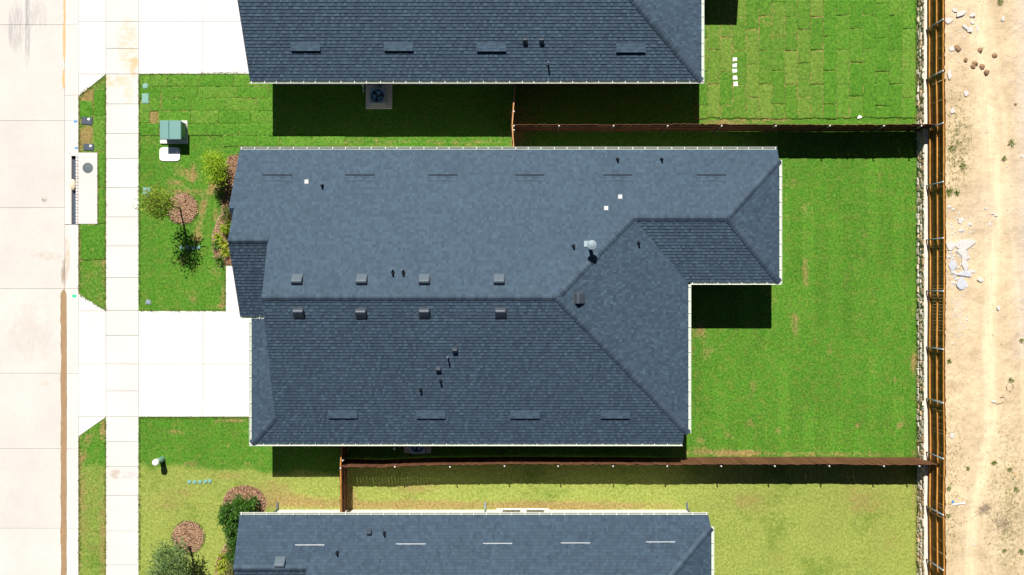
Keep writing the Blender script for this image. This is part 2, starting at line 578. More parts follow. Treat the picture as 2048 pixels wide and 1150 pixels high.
DRY = [(1610, 540, 8, 32, .5), (1590, 645, 9, 28, .62), (1508, 780, 9, 26, .55), (1506, 845, 14, 16, .45), (1402, 660, 11, 22, .75), (1410, 705, 18, 14, .5),
       (1404, 770, 10, 12, .5), (1400, 880, 13, 9, .75), (1459, 872, 10, 12, .55), (1715, 850, 6, 6, .85), (1828, 725, 8, 20, .75), (1400, 900, 30, 7, .5), (1600, 908, 240, 6, .6),
       (1730, 470, 5, 8, .6), (1760, 350, 5, 10, .55), (1585, 365, 8, 24, .45), (1610, 420, 12, 20, .4), (1550, 600, 9, 14, .4), (1555, 860, 8, 10, .45), (1660, 700, 8, 18, .35),
       (1515, 700, 8, 10, .45), (1790, 760, 5, 12, .4), (1383, 690, 6, 60, .5), (1720, 620, 10, 30, .32), (1640, 820, 14, 20, .35), (1800, 850, 10, 8, .5), (1480, 905, 40, 5, .7),
       (760, 284, 240, 9, .42), (500, 286, 28, 9, .7), (600, 278, 60, 6, .5), (305, 218, 18, 26, .9), (296, 256, 14, 16, .8), (440, 262, 20, 7, .5), (450, 236, 8, 6, .55), (425, 160, 6, 10, .7),
       (365, 345, 20, 12, .45), (387, 343, 7, 17, .6), (350, 366, 14, 5, .65), (386, 360, 6, 6, .65), (427, 372, 9, 16, .75), (395, 470, 8, 22, .55), (410, 408, 7, 14, .5), (392, 478, 14, 5, .45),
       (447, 590, 7, 24, .6), (441, 612, 8, 6, .5), (385, 598, 10, 8, .5), (365, 520, 14, 10, .4), (430, 432, 6, 16, .5), (430, 545, 14, 8, .45), (365, 384, 40, 8, .55), (402, 425, 7, 30, .5),
       (348, 864, 16, 6, .7), (470, 841, 40, 6, .75), (495, 864, 10, 4, .7), (452, 868, 4, 12, .5), (455, 892, 5, 4, .6), (446, 923, 6, 4, .6), (380, 928, 20, 5, .55), (497, 927, 14, 5, .55),
       (172, 200, 9, 16, .8), (180, 188, 10, 8, .6), (170, 275, 10, 18, .85), (186, 262, 12, 10, .5), (172, 236, 8, 8, .6), (182, 497, 10, 6, .7), (166, 505, 5, 10, .6), (190, 467, 8, 4, .55), (205, 525, 6, 14, .4),
       (176, 875, 9, 10, .4), (165, 915, 7, 10, .5), (205, 860, 4, 20, .6), (165, 1000, 8, 60, .3), (205, 1080, 6, 80, .3),
       (760, 1010, 330, 9, .55), (1150, 1012, 200, 8, .55), (545, 975, 40, 22, .5), (600, 1000, 70, 14, .5), (830, 975, 60, 12, .35), (460, 950, 40, 12, .45), (380, 985, 40, 10, .4), (330, 1010, 30, 24, .3),
       (1500, 228, 40, 16, .65), (1560, 225, 30, 18, .7), (1440, 245, 40, 5, .8), (1700, 244, 120, 5, .35), (1650, 10, 12, 20, .5), (1040, 240, 30, 40, .5), (1035, 270, 8, 20, .6),
       (700, 990, 14, 30, .45), (1290, 960, 200, 12, .25), (1780, 1085, 30, 30, .3), (1490, 1005, 30, 18, .35), (1560, 1120, 20, 20, .35), (1720, 1000, 40, 30, .3)]


def lawn_attr(X, Y):
    s = F / H
    PX = X * s + 1024; PY = 575 - Y * s
    jit = (fbm(X, Y, 2.0, 3) - .5)
    bound = np.where(PX < 690, 931 + (PX - 278) * .045, 920.0) + jit * np.where(PX < 690, 16, 2)
    south = np.clip((PY - bound) / 8 + .5, 0, 1)
    south = np.where((PX < 215), np.clip((PY - 931 + jit * 8) / 6 + .5, 0, 1) * .6, south)
    dry = np.full(X.shape, .13) + (fbm(X, Y, .5, 8) - .5) * .34
    for cx, cy, rx, ry, a in DRY:
        r2 = ((PX - cx) / rx) ** 2 + ((PY - cy) / ry) ** 2
        dry += a * np.exp(-r2 * .8) * 1.0
    dry += np.where(PX < 215, .24, 0) + np.where((PY > 965) & (PY < 1030) & (PX > 690), .16, 0) + np.where((PX < 560) & (PY < 640), .06, 0)  # southern straw boost kept out of the fence shadow, shade put into colour
    # narrow worn margins along the concrete
    for ex in (278, 212, 157):
        dry += .30 * np.exp(-((PX - ex) / 3.5) ** 2)
    dry += .32 * np.exp(-((PX - 1829) / 5) ** 2)
    tone = np.full(X.shape, .5)
    # sod strips that still show in the back yard, laid along y
    ix = np.floor((PX - 1377) / 25.5).astype(int); iy = np.floor((PY + (ix % 3) * 25) / 68).astype(int)
    hsh = (((ix * 7919 + iy * 104729) & 1023) * 2654435761 % 1024) / 1024.0
    hcol = ((ix * 2654435761) % 1024) / 1024.0
    main = (PX > 1370) & (PY > 262) & (PY < 925)
    tone = np.where(main, .5 + (hsh - .5) * .15 + (hcol - .5) * .11, tone)
    dry = np.where(main, dry + (hcol - .55) * .20, dry)
    ry_ = np.floor((PX - 278) / 33).astype(int)
    tone += (fbm(X, Y, .9, 4) - .5) * .16
    tone = np.where((PX < 700) & (PY > 300) & (PY < 930), tone + ((((ry_ * 2654435761) % 1024) / 1024.0) - .5) * .10, tone)
    return np.stack([south, np.clip(dry, 0, 1.2), tone, np.ones_like(X)], -1)


XL0 = px(157.5, 0)[0]; XW = px(1833, 0)[0]
lawn = grid('lawn', XL0, XW + .02, -17, 17, .13,
            lambda X, Y: -.01 + (fbm(X, Y, .8, 2) - .5) * .03, 'lot', lawn_attr, MAT['lawn'])
tag(lawn, kind='structure')

# loose sod slabs of the newly laid lawns: real slabs with gaps between them
SODM = {}


def sod_mesh(w, l, seed):
    nx, ny = 6, 14
    me = bpy.data.meshes.new('sod_piece')
    r_ = random.Random(seed)
    vs_ = []; ed = []
    for j in range(ny + 1):
        for i in range(nx + 1):
            e = (i in (0, nx)) or (j in (0, ny))
            x = (i / nx - .5) * w; y = (j / ny - .5) * l
            if i in (1, nx - 1): x = math.copysign(w / 2 - .05, x)
            if j in (1, ny - 1): y = math.copysign(l / 2 - .05, y)
            jx = r_.uniform(-.03, .03) if e else 0
            vs_.append((x + jx, y + (r_.uniform(-.03, .03) if e else 0), .028 + r_.uniform(-.008, .008) - (.010 if e else 0)))
            ed.append(1.0 if e else 0.0)
    fs = [(j * (nx + 1) + i, j * (nx + 1) + i + 1, (j + 1) * (nx + 1) + i + 1, (j + 1) * (nx + 1) + i) for j in range(ny) for i in range(nx)]
    ring = [i for i in range(nx + 1)] + [(j + 1) * (nx + 1) - 1 for j in range(1, ny + 1)] + [ny * (nx + 1) + i for i in range(nx - 1, -1, -1)] + [j * (nx + 1) for j in range(ny - 1, 0, -1)]
    b = len(vs_)
    for i in ring:
        vs_.append((vs_[i][0], vs_[i][1], -.03)); ed.append(1.0)
    n = len(ring)
    fs += [(ring[(k + 1) % n], ring[k], b + k, b + (k + 1) % n) for k in range(n)]
    me.from_pydata(vs_, [], fs)
    at = me.attributes.new('edge', 'FLOAT', 'POINT'); at.data.foreach_set('value', ed)
    me.polygons.foreach_set('use_smooth', [True] * len(fs))
    me.materials.append(MAT['sod'])
    return me


def sod(x0, x1, y0, y1, gx=-.012, gy=None, dz=0.0):
    gy = random.choice((-.02, -.01, 0, .01, .018)) if gy is None else gy
    a = px(x0, y1); b = px(x1, y0)
    w = b[0] - a[0]; l = b[1] - a[1]
    rot = w > l
    W, L = (l, w) if rot else (w, l)
    key = (round(W, 1), round(L * 2) / 2, random.randrange(3))
    if key not in SODM:
        SODM[key] = (sod_mesh(W, L, hash(key) & 255), W, L)
    me, mw, ml = SODM[key]
    M = Matrix.Translation(((a[0] + b[0]) / 2, (a[1] + b[1]) / 2, dz + random.uniform(-.004, .006))) @ Matrix.Rotation(R(90) if rot else 0, 4, 'Z')
    M = M @ Matrix.Diagonal(((W - 2 * (gy if rot else gx)) / mw, (L - 2 * (gx if rot else gy)) / ml, 1, 1))
    link('sod_piece', me, lawn, None, M)


cols = [(1390, 76), (1415, 100), (1440, 76), (1465, 102), (1492, 60), (1518, 101), (1544, 73), (1569, 102), (1595, 59), (1621, 101), (1647, 73), (1673, 100),
        (1699, 57), (1726, 98), (1751.5, 76), (1778, 100), (1804, 59), (1830, 0)]
for (xa, off), (xb, _) in zip(cols[:-1], cols[1:]):
    y = off - 68 * 3
    while y < 236:
        y2 = min(y + 68, 237)
        if y2 > -60 and y2 - y > 12:
            sod(xa, xb, y, y2)
        y += 68
rows = [(150, 173, (279, 335, 400, 468, 535)), (173, 196, (279, 322, 395, 473, 537)), (196, 222, (300, 322, 383, 451, 512, 560)), (222, 247, (316, 382, 437, 502, 560)), (247, 271, (278, 318)),
        (247, 271, (374, 413, 478, 545)), (271, 293, (446, 513, 560, 625, 690)), (205, 246, (279, 300))]
for ya, yb, xs in rows:
    for xa, xb in zip(xs[:-1], xs[1:]):
        sod(xa, xb, ya, yb, random.choice((-.01, -.004, .004)), random.choice((-.014, -.008)), -.012)
for xa, xb, ya, yb in ((159, 186, 202, 236), (187, 211, 180, 232), (187, 211, 232, 304), (197, 211, 304, 376), (197, 211, 376, 447), (160, 211, 449, 520)):
    sod(xa, xb, ya, yb, random.choice((-.01, -.004, .004)), random.choice((-.014, -.008)), -.012)

# ------------------------------------------------------------------ road, kerb, pavement
ZR = -.12


def slab(parent, name, x0, x1, y0, y1, ztop, mat, th=.1, gap=.007, bev=.006):
    m = MB(); m.box(x0 + gap, x1 - gap, y0 + gap, y1 - gap, ztop - th, ztop + random.uniform(-.002, .002), bev)
    return m.build(name, mat, parent)


rx1 = px(127, 0)[0]
m = MB(); m.box(-40, rx1, -40, 40, ZR - .2, ZR - .03)
road = tag(m.build('road', MAT['soil']), kind='structure')
ys = [px(0, v)[1] for v in (-300, -120, 48, 240, 415, 577, 747, 898, 1058, 1215, 1400)]
xs_road = [-40, -34, -28.3, px(52, 0)[0], rx1]
for ya, yb in zip(ys[1:], ys[:-1]):
    slab(road, 'road_slab', xs_road[2], xs_road[4], ya, yb, ZR, MAT['road'], gap=.005)
    slab(road, 'road_slab', xs_road[0], xs_road[2], ya, yb, ZR, MAT['road'], gap=.006)

# rolled kerb in segments, left open at the storm inlet
kx0, kx1 = px(127, 0)[0], px(157, 0)[0]
kw = kx1 - kx0
m = MB(); m.box(kx0, kx1 - .02, -17, 17, ZR - .2, ZR - .06)
kerb = tag(m.build('kerb', MAT['soil']), kind='structure')
prof = [(0, ZR), (.10, ZR - .012), (.17, ZR + .004), (.34, ZR + .07), (.46, -.006), (.54, .002), (kw, .004)]


def kerb_seg(ya, yb):
    v = []
    for y in (ya + .006, yb - .006):
        v += [(kx0 + .008 + a * .985, y, z) for a, z in prof] + [(kx1 - .008, y, ZR - .1), (kx0, y, ZR - .1)]
    n = len(prof) + 2
    m = MB(); m.add(v, [(i + 1, i, n + i, n + i + 1) for i in range(n - 1)] + [(0, n - 1, 2 * n - 1, n), tuple(range(n)), tuple(range(2 * n - 1, n - 1, -1))])
    m.build('kerb_segment', MAT['kerb'], kerb)


ky = [px(0, v)[1] for v in (-140, 48, 190, 240, 306)]
for ya, yb in zip(ky[1:], ky[:-1]): kerb_seg(ya, yb)
ky = [px(0, v)[1] for v in (449, 577, 747, 898, 1058, 1290)]
for ya, yb in zip(ky[1:], ky[:-1]): kerb_seg(ya, yb)

wx0, wx1 = px(212, 0)[0], px(277.5, 0)[0]
m = MB(); m.box(wx0, wx1, -17, 17, -.15, -.03)
walk = tag(m.build('sidewalk', MAT['mortar_dark']), kind='structure')
wy = [-150, -90, -35, 43, 97, 148, 208, 267, 317.5, 375, 434, 492, 555, 621, 671, 728, 782, 833.5, 883, 933, 991, 1062, 1130, 1200, 1290]
for a_, b_ in zip(wy[:-1], wy[1:]):
    slab(walk, 'sidewalk_slab', wx0, wx1, px(0, b_)[1], px(0, a_)[1], .012, MAT['walk'], gap=.007)


def poly_slab(parent, name, pts, ztop, mat, th=.1, shrink=.0):
    m = MB(); m.prism([px(*p) for p in pts][::-1], ztop - th, ztop)
    return m.build(name, mat, parent)


def drive(ya, yb, jy, xend, flare, name):
    y0, y1 = px(0, yb)[1], px(0, ya)[1]
    m = MB(); m.box(kx1, px(xend, 0)[0], y0 + .02, y1 - .02, -.2, -.03)
    d = tag(m.build(name, MAT['mortar_dark']), kind='structure')
    jw = px(0, jy)[1]
    xs = [wx1, px(406, 0)[0], px(xend, 0)[0]]
    for xa, xb in zip(xs[:-1], xs[1:]):
        slab(d, 'driveway_slab', xa, xb, jw, y1, .016, MAT['drive'], gap=.005)
        slab(d, 'driveway_slab', xa, xb, y0, jw, .016, MAT['drive'], gap=.005)
    slab(d, 'apron_slab', kx1, wx0, jw, y1, .010, MAT['drive'], gap=.005)
    slab(d, 'apron_slab', kx1, wx0, y0, jw, .010, MAT['drive'], gap=.005)
    for t in flare:
        poly_slab(d, 'apron_flare', t, .010, MAT['drive'])
    return d


drive(622, 833.5, 728, 520, [[(157.5, 588), (211.6, 621.5), (157.5, 621.5)], [(157.5, 834), (211.6, 834), (157.5, 872)]], 'driveway')
drive(-80, 148, 43, 530, [[(157.5, 148.5), (211.6, 148.5), (157.5, 192)]], 'driveway')
w = MB(); a = px(452, 622); b = px(500, 532)
w.box(a[0], b[0], a[1] + .004, b[1], -.05, .020, .004)
tag(w.build('front_walk', MAT['drive']), kind='structure')


def strip(name, x, wdt, ya, yb, z, mat, seed, amp=2.0, ends=True):
    """a thin irregular sheet of washed sediment lying in the gutter"""
    r_ = random.Random(seed)
    n = max(6, int(abs(yb - ya) / 7))
    m = MB(); L = []; Rr = []
    for i in range(n + 1):
        t = i / n; y = ya + (yb - ya) * t
        k = min(1, min(t, 1 - t) * (8 if abs(yb - ya) < 300 else 60) + .3) if ends else 1
        wv = mnoise.noise((seed * 3.1, y * .02, 0)) * amp * 1.4 + mnoise.noise((seed * 7.7, y * .11, 3)) * amp
        wr = mnoise.noise((seed * 5.3, y * .03, 9)) * amp * .5 + mnoise.noise((seed, y * .15, 5)) * amp * .4
        L.append(px(x - (wdt / 2 + wv) * k, y)); Rr.append(px(x + (wdt / 2 + wr) * k, y))
    v = []
    for l_, r2 in zip(L, Rr):
        v += [(*l_, z), ((l_[0] + r2[0]) / 2, l_[1], z + .006), (*r2, z)]
    m.add(v, [(3 * i, 3 * i + 1, 3 * i + 4, 3 * i + 3) for i in range(n)] + [(3 * i + 1, 3 * i + 2, 3 * i + 5, 3 * i + 4) for i in range(n)])
    return tag(m.build(name, mat), kind='stuff')


def sediment_label(o, s): tag(o, s, 'sediment')


sediment_label(strip('wet_sediment', 125, 11.5, 579, 1290, ZR + .006, MAT['sediment'], 2, 1.3), 'long brown strip of wet silt along the road gutter')
sediment_label(strip('dry_sediment', 126, 5, -30, 122, ZR + .005, MAT['sand'], 5, 1.6), 'tan silt streak in the gutter beside the upper driveway')
sediment_label(strip('dry_sediment', 125, 5, 138, 176, ZR + .005, MAT['sand'], 6, 1.6), 'short tan silt patch in the gutter by the grass corner')

# paint marks on the kerb
for nm, x, y, w_, h_, mt in (('blue_paint_mark', 151, 243, 7, 4, 'bluep'), ('blue_paint_mark', 152.5, 296, 6, 3.5, 'bluep'), ('green_paint_mark', 148.5, 592, 9, 5.5, 'greenp')):
    a = px(x - w_ / 2, y + h_ / 2); b = px(x + w_ / 2, y - h_ / 2)
    m = MB(); zs = .012
    n = 5
    v = []
    for i in range(n + 1):
        t = i / n
        xx = a[0] + (b[0] - a[0]) * t
        rel = xx - kx0
        zz = np.interp(rel, [p[0] for p in prof], [p[1] for p in prof]) + .004
        e = random.uniform(-.012, .012)
        v += [(xx, a[1] + e, zz), (xx, b[1] + e, zz)]
    m.add(v, [(2 * i, 2 * i + 2, 2 * i + 3, 2 * i + 1) for i in range(n)])
    m.build(nm, MAT[mt], kerb)

# ------------------------------------------------------------------ dirt lot behind the fence
ZD = .70
TRK = [(-60, 1950), (60, 1962), (150, 1975), (300, 1992), (420, 2000), (560, 1987), (700, 1980), (850, 1978), (950, 1965), (1010, 1948), (1080, 1943), (1250, 1940)]
TRK2 = [(-60, 1962), (100, 1992), (200, 2008), (300, 2016), (420, 2022), (600, 2040), (1250, 2060)]
TRK3 = [(-60, 1940), (80, 1945), (160, 1955), (230, 1962), (300, 1972), (560, 1975), (760, 1980), (900, 2000), (1250, 1985)]


def dirt_fields(X, Y):
    s = F / (H - ZD)
    PX = X * s + 1024; PY = 575 - Y * s
    wob = (fbm(X, Y, .7, 21) - .5) * 10
    def near(T, w):
        c = np.interp(PY, [p[0] for p in T], [p[1] for p in T]) + wob
        return np.exp(-((PX - c) / w) ** 2)
    t1, t2, t3 = near(TRK, 15), near(TRK2, 7), near(TRK3, 10)
    return PX, PY, t1, t2, t3


def dirt_z(X, Y):
    PX, PY, t1, t2, t3 = dirt_fields(X, Y)
    z = ZD + (fbm(X, Y, .5, 31) - .5) * .16 + (fbm(X, Y, 2.5, 33) - .5) * .07 + (fbm(X, Y, 9, 35) - .5) * .030 * (1 - .7 * np.clip(t1 + t2, 0, 1))
    z -= .09 * t1 + .06 * t2 - .03 * np.exp(-((PX - np.interp(PY, [p[0] for p in TRK], [p[1] for p in TRK]) - 22) / 6) ** 2)
    rut = np.sin(PX * .8 + fbm(X, Y, .4, 41) * 9) * .022
    z += rut * np.clip(t1 + t2 + t3, 0, 1)
    return z


def dirt_attr(X, Y):
    PX, PY, t1, t2, t3 = dirt_fields(X, Y)
    tr = np.clip(t1 * .95 + t2 * .6 + t3 * .5, 0, 1)
    weed = .10 + .8 * np.exp(-((PX - 1912) / 28) ** 2 - ((PY - 290) / 80) ** 2) + .75 * np.exp(-((PX - 2015) / 45) ** 2 - ((PY - 1020) / 150) ** 2) + .35 * np.exp(-((PX - 1905) / 20) ** 2 - ((PY - 900) / 150) ** 2)
    weed += .5 * np.exp(-((PX - 1903) / 14) ** 2 - ((PY - 1060) / 60) ** 2)
    grav = .10 + .8 * np.exp(-((PX - 2052) / 22) ** 2) * (PY < 720) + .4 * np.exp(-((PX - 1918) / 10) ** 2 - ((PY - 620) / 40) ** 2) + .35 * np.exp(-((PX - 1960) / 40) ** 2 - ((PY - 420) / 60) ** 2)
    return np.stack([tr, np.clip(weed * (1 - tr * .7), 0, 1), np.clip(grav, 0, 1), np.ones_like(X)], -1)


XF = 19.02     # plane of the rear fence
dirt = grid('dirt_lot', XF + .04, 25.5, -17, 17, .07, dirt_z, 'soil', dirt_attr, MAT['dirt'])
tag(dirt, kind='structure')
m = MB(); m.add([(25.3, -60, ZD - .06), (200, -60, ZD - .06), (200, 60, ZD - .06), (25.3, 60, ZD - .06)], [(0, 1, 2, 3)])
tag(m.build('far_dirt', MAT['dirt']), kind='structure')

# ------------------------------------------------------------------ retaining wall of rough stone
WT = .76
wall_r = root('retaining_wall', (XW + .1, 0, 0), 'low rough tan stone retaining wall under the rear wooden fence', 'wall')
m = MB(); m.box(XW + .055, XF + .05, -17, 17, -.2, WT - .03)
m.build('wall_core', MAT['mortar_dark'], wall_r)


def lump(seed, nx=4, ny=3):
    r_ = random.Random(seed)
    vs_ = []; fs = []
    # rounded block, local x = depth (front at -x), y = length, z = height; unit size
    yy = [-.5, -.36, 0.0, .36, .5]; zz = [-.5, -.3, .3, .5]
    for j, z in enumerate(zz):
        for i, y in enumerate(yy):
            e = (i in (0, 4)) + (j in (0, 3))
            x = (-.5 if e == 0 else (-.34 if e == 1 else -.18)) + r_.uniform(-.1, .1)
            vs_.append((x, y * (1 + (0 if e else 0)) + r_.uniform(-.06, .06), z + r_.uniform(-.07, .07)))
    n = len(vs_)
    for j in range(3):
        for i in range(4):
            fs.append((j * 5 + i, j * 5 + i + 5, j * 5 + i + 6, j * 5 + i + 1))
    ring = [0, 1, 2, 3, 4, 9, 14, 19, 18, 17, 16, 15, 10, 5]
    for i in ring:
        vs_.append((.5, vs_[i][1] * .98, vs_[i][2] * .98))
    k = len(ring)
    fs += [(ring[i], ring[(i + 1) % k], n + (i + 1) % k, n + i) for i in range(k)]
    me = bpy.data.meshes.new('stone'); me.from_pydata(vs_, [], fs); me.materials.append(MAT['stone'])
    return me


LUMPS = [lump(s) for s in range(9)]
for c_, (z0, z1) in enumerate(((-.02, .22), (.22, .47), (.47, .735))):
    y = -13.9 + random.uniform(0, .2)
    while y < 13.9:
        L = random.uniform(.19, .40)
        M = Matrix.Translation((XW + .10 + .012 * c_ + random.uniform(-.02, .02), y + L / 2, (z0 + z1) / 2 + random.uniform(-.015, .015))) @ Matrix.Rotation(R(random.choice((0, 180))), 4, 'X') @ Matrix.Diagonal((random.uniform(.17, .24), L * .95, (z1 - z0) * random.uniform(.9, 1.02), 1))
        link('stone', random.choice(LUMPS), wall_r, None, M)
        y += L
# mortar cap with an uneven front edge
m = MB(); n = 420; v = []
for i in range(n + 1):
    y = -17 + 34 * i / n
    e = mnoise.noise((y * 2.1, 1, 0)) * .035 + mnoise.noise((y * 7, 4, 0)) * .02
    zt = WT + mnoise.noise((y * 1.7, 9, 0)) * .02 + mnoise.noise((y * 9, 2, 0)) * .012
    v += [(XW + .035 + e, y, WT - .05), (XW + .045 + e, y, zt - .015), (XW + .09 + e * .5, y, zt + .008), (XF - .02, y, zt + mnoise.noise((y * 6, 7, 0)) * .01), (XF + .06, y, zt - .04)]
m.add(v, [(5 * i + k, 5 * i + k + 1, 5 * i + k + 6, 5 * i + k + 5)[::-1] for i in range(n) for k in range(4)])
m.build('mortar_cap', MAT['mortar'], wall_r)

# ------------------------------------------------------------------ fences


def board_mesh(h, w_=.1385, th=.017):
    m = MB()
    m.add([(-w_ / 2, -th / 2, 0), (w_ / 2, -th / 2, 0), (w_ / 2, th / 2, 0), (-w_ / 2, th / 2, 0),
           (-w_ / 2, -th / 2, h), (w_ / 2, -th / 2, h), (w_ / 2, th / 2, h), (-w_ / 2, th / 2, h)],
          [(3, 2, 1, 0), (0, 1, 5, 4), (1, 2, 6, 5), (2, 3, 7, 6), (3, 0, 4, 7), (4, 5, 6, 7)])
    return m.mesh('board')


def post_mesh(h, r_=.03, mat='galv'):
    m = MB(); m.tube([(0, 0, -.1), (0, 0, h)], r_, 10)
    me = m.mesh('post', [MAT[mat]], True)
    return me


def cap_mesh():
    m = MB(); m.lathe([(.036, -.03), (.04, 0), (.034, .025), (.018, .04)], 10)
    return m.mesh('post_cap', [MAT['postcap']], True)


CAPM = cap_mesh()


def fence(name, path, h, side, bmat, rmat, rails, posts, label, base=lambda p: 0.0, top=None, pitch=.14, wob=.0, toprail=None):
    """path: list of xy points; side: +1 rails and posts on the left of the travel direction, -1 on the right"""
    f = root(name, (*path[0], base(path[0])), label, 'fence')
    bms = {}
    def yoff(s):
        return wob * (math.sin(s * .55) + .6 * math.sin(s * 1.31 + 1))
    s_tot = 0
    for p, q in zip(path[:-1], path[1:]):
        p = Vector(p); q = Vector(q); d = (q - p); L = d.length; d.normalize()
        nrm = Vector((-d.y, d.x)) * side
        ang = math.atan2(d.y, d.x)
        n = int(L / pitch)
        for i in range(n):
            c = p + d * ((i + .5) * L / n) + nrm * yoff(s_tot + i * pitch)
            zb = base(c)
            tp = (top(c) if top else h)
            key = round(tp - zb, 2)
            if key not in bms:
                bms[key] = board_mesh(key); bms[key].materials.append(bmat)
            M = Matrix.Translation((c.x, c.y, zb + .02 + random.uniform(-.008, .008))) @ Matrix.Rotation(ang + random.gauss(0, .012), 4, 'Z') @ Matrix.Rotation(random.gauss(0, .006), 4, 'X')
            link('board', bms[key], f, None, M)
        for k, (zr, hh) in enumerate(rails):
            m = MB(); segs = max(2, int(L / 1.2)); v = []
            for i in range(segs + 1):
                c = p + d * (L * i / segs) + nrm * yoff(s_tot + L * i / segs)
                zb = base(p + d * (L * .5))
                for o_, zz in ((.012, 0), (.052, 0), (.052, hh), (.012, hh)):
                    pt = c + nrm * o_
                    v.append((pt.x, pt.y, zb + zr + zz))
            fs = []
            for i in range(segs):
                for e in range(4):
                    fs.append((4 * i + e, 4 * i + (e + 1) % 4, 4 * i + 4 + (e + 1) % 4, 4 * i + 4 + e))
            fs += [(0, 1, 2, 3), (4 * segs + 3, 4 * segs + 2, 4 * segs + 1, 4 * segs)]
            if side > 0: fs = [t[::-1] for t in fs]
            m.add(v, fs)
            m.build('rail', (toprail if (toprail and k == len(rails) - 1) else rmat), f)
        s_tot += L
    for (xx, yy, ph) in posts:
        zb = base(Vector((xx, yy)))
        pk = 'galv' if bmat is MAT['board'] else 'shadepost'
        pm = bpy.data.meshes.get('post_%.2f' % ph)
        if not pm:
            pm = post_mesh(ph, mat=pk); pm.name = 'post_%.2f' % ph
        o = link('post', pm, f, None, Matrix.Translation((xx, yy, zb)))
        WL[o.name] = Vector((xx, yy, zb))
        link('post_cap', CAPM, o, None, Matrix.Translation((xx, yy, zb + ph)))
    return f


# rear fence on the retaining wall (boards on the far side, rails and steel posts towards the yard)
ry = []
for yv in (-135, -60, 60, 159, 259, 372, 480, 582, 694, 797, 904, 1012, 1118, 1225):   # foot of each post
    ry.append(px(0, yv, WT)[1])
rpath = []
for k, yv in enumerate((-17, -12.2, -9.6, -7.2, -4.6, -2.2, .1, 2.5, 4.9, 7.3, 9.6, 12, 17)):
    rpath.append((XF + (.0, .02, -.01, .03, -.01, -.01, .02, .02, .0, .0, -.03, -.02, -.03)[k], yv))
fence('wooden_fence', rpath, 1.74, 1, MAT['board'], MAT['rail'], ((.22, .085), (.95, .085), (1.60, .085)),
      [(XF - .085, y, 1.72) for y in ry if -13.5 < y < 13.5], 'long amber stained plank fence with grey steel posts along the dirt lot',
      base=lambda p: WT - .01, top=lambda c: WT + 1.74)

yN = 7.275; yS = -7.885
nposts = [(px(v, 0, 1.8)[0], yN - .075, 1.86) for v in (1028, 1118, 1227, 1335, 1443, 1551, 1659, 1767, 1842)]
nf_base = lambda p: (WT + .01 if p[0] > XW + .1 else 0.0)
fence('wooden_fence', [(.0, yN), (18.98, yN)], 1.80, -1, MAT['sboard'], MAT['srail'], ((.25, .085), (.95, .085), (1.64, .085)), nposts,
      'dark brown plank fence between the back yard and the sod patchwork yard', base=nf_base, top=lambda c: 1.80, wob=.012)
sposts = [(px(v, 0, 1.8)[0], yS - .08 - (.1 if v < 760 else .03 if v < 1000 else 0), 1.86) for v in (681.5, 790, 900, 1009, 1116, 1226, 1334, 1442, 1549, 1658, 1767, 1838)]
fence('wooden_fence', [(-7.66, -7.98), (-5.9, -8.0), (-3.4, yS - .01), (2, yS), (18.98, yS)], 1.80, -1, MAT['sboard'], MAT['srail'], ((.25, .085), (.95, .085), (1.60, .085)), sposts,
      'sunlit reddish brown plank fence with white post caps below the main house', base=nf_base, top=lambda c: 1.80, wob=.012)
fence('wooden_fence', [(.13, 9.42), (-.02, yN), (.075, 5.72)], 1.80, 1, MAT['sboard'], MAT['srail'], ((.25, .085), (.95, .085), (1.72, .085)),
      [(.09, 7.85, 1.82), (.09, 7.02, 1.82)], 'short plank fence bridging the gap between the upper and main houses', toprail=MAT['crail'])
fence('wooden_fence', [(-7.60, -6.43), (-7.68, -7.9), (-7.66, -10.28)], 1.80, 1, MAT['sboard'], MAT['srail'], ((.25, .085), (.95, .085), (1.72, .085)),
      [(-7.55, -7.72, 1.82)], 'short plank fence joining the main and lower houses beside the yellowish lawn', toprail=MAT['rail'])

# ------------------------------------------------------------------ houses
EXP = .132     # horizontal exposure of a shingle course
MS = .4167


def clip_convex(poly, conv):
    out = poly
    n = len(conv)
    for i in range(n):
        ax, ay = conv[i]; bx, by = conv[(i + 1) % n]
        ex, ey = bx - ax, by - ay
        inp = out; out = []
        if not inp: return []
        for k in range(len(inp)):
            p = inp[k]; q = inp[(k + 1) % len(inp)]
            dp = ex * (p[1] - ay) - ey * (p[0] - ax); dq = ex * (q[1] - ay) - ey * (q[0] - ax)
            if dp >= -1e-9: out.append(p)
            if (dp > 1e-9 and dq < -1e-9) or (dp < -1e-9 and dq > 1e-9):
                t = dp / (dp - dq)
                out.append((p[0] + (q[0] - p[0]) * t, p[1] + (q[1] - p[1]) * t))
    return out


def ccw(poly):
    a = sum(poly[i][0] * poly[(i + 1) % len(poly)][1] - poly[(i + 1) % len(poly)][0] * poly[i][1] for i in range(len(poly)))
    return poly if a > 0 else poly[::-1]


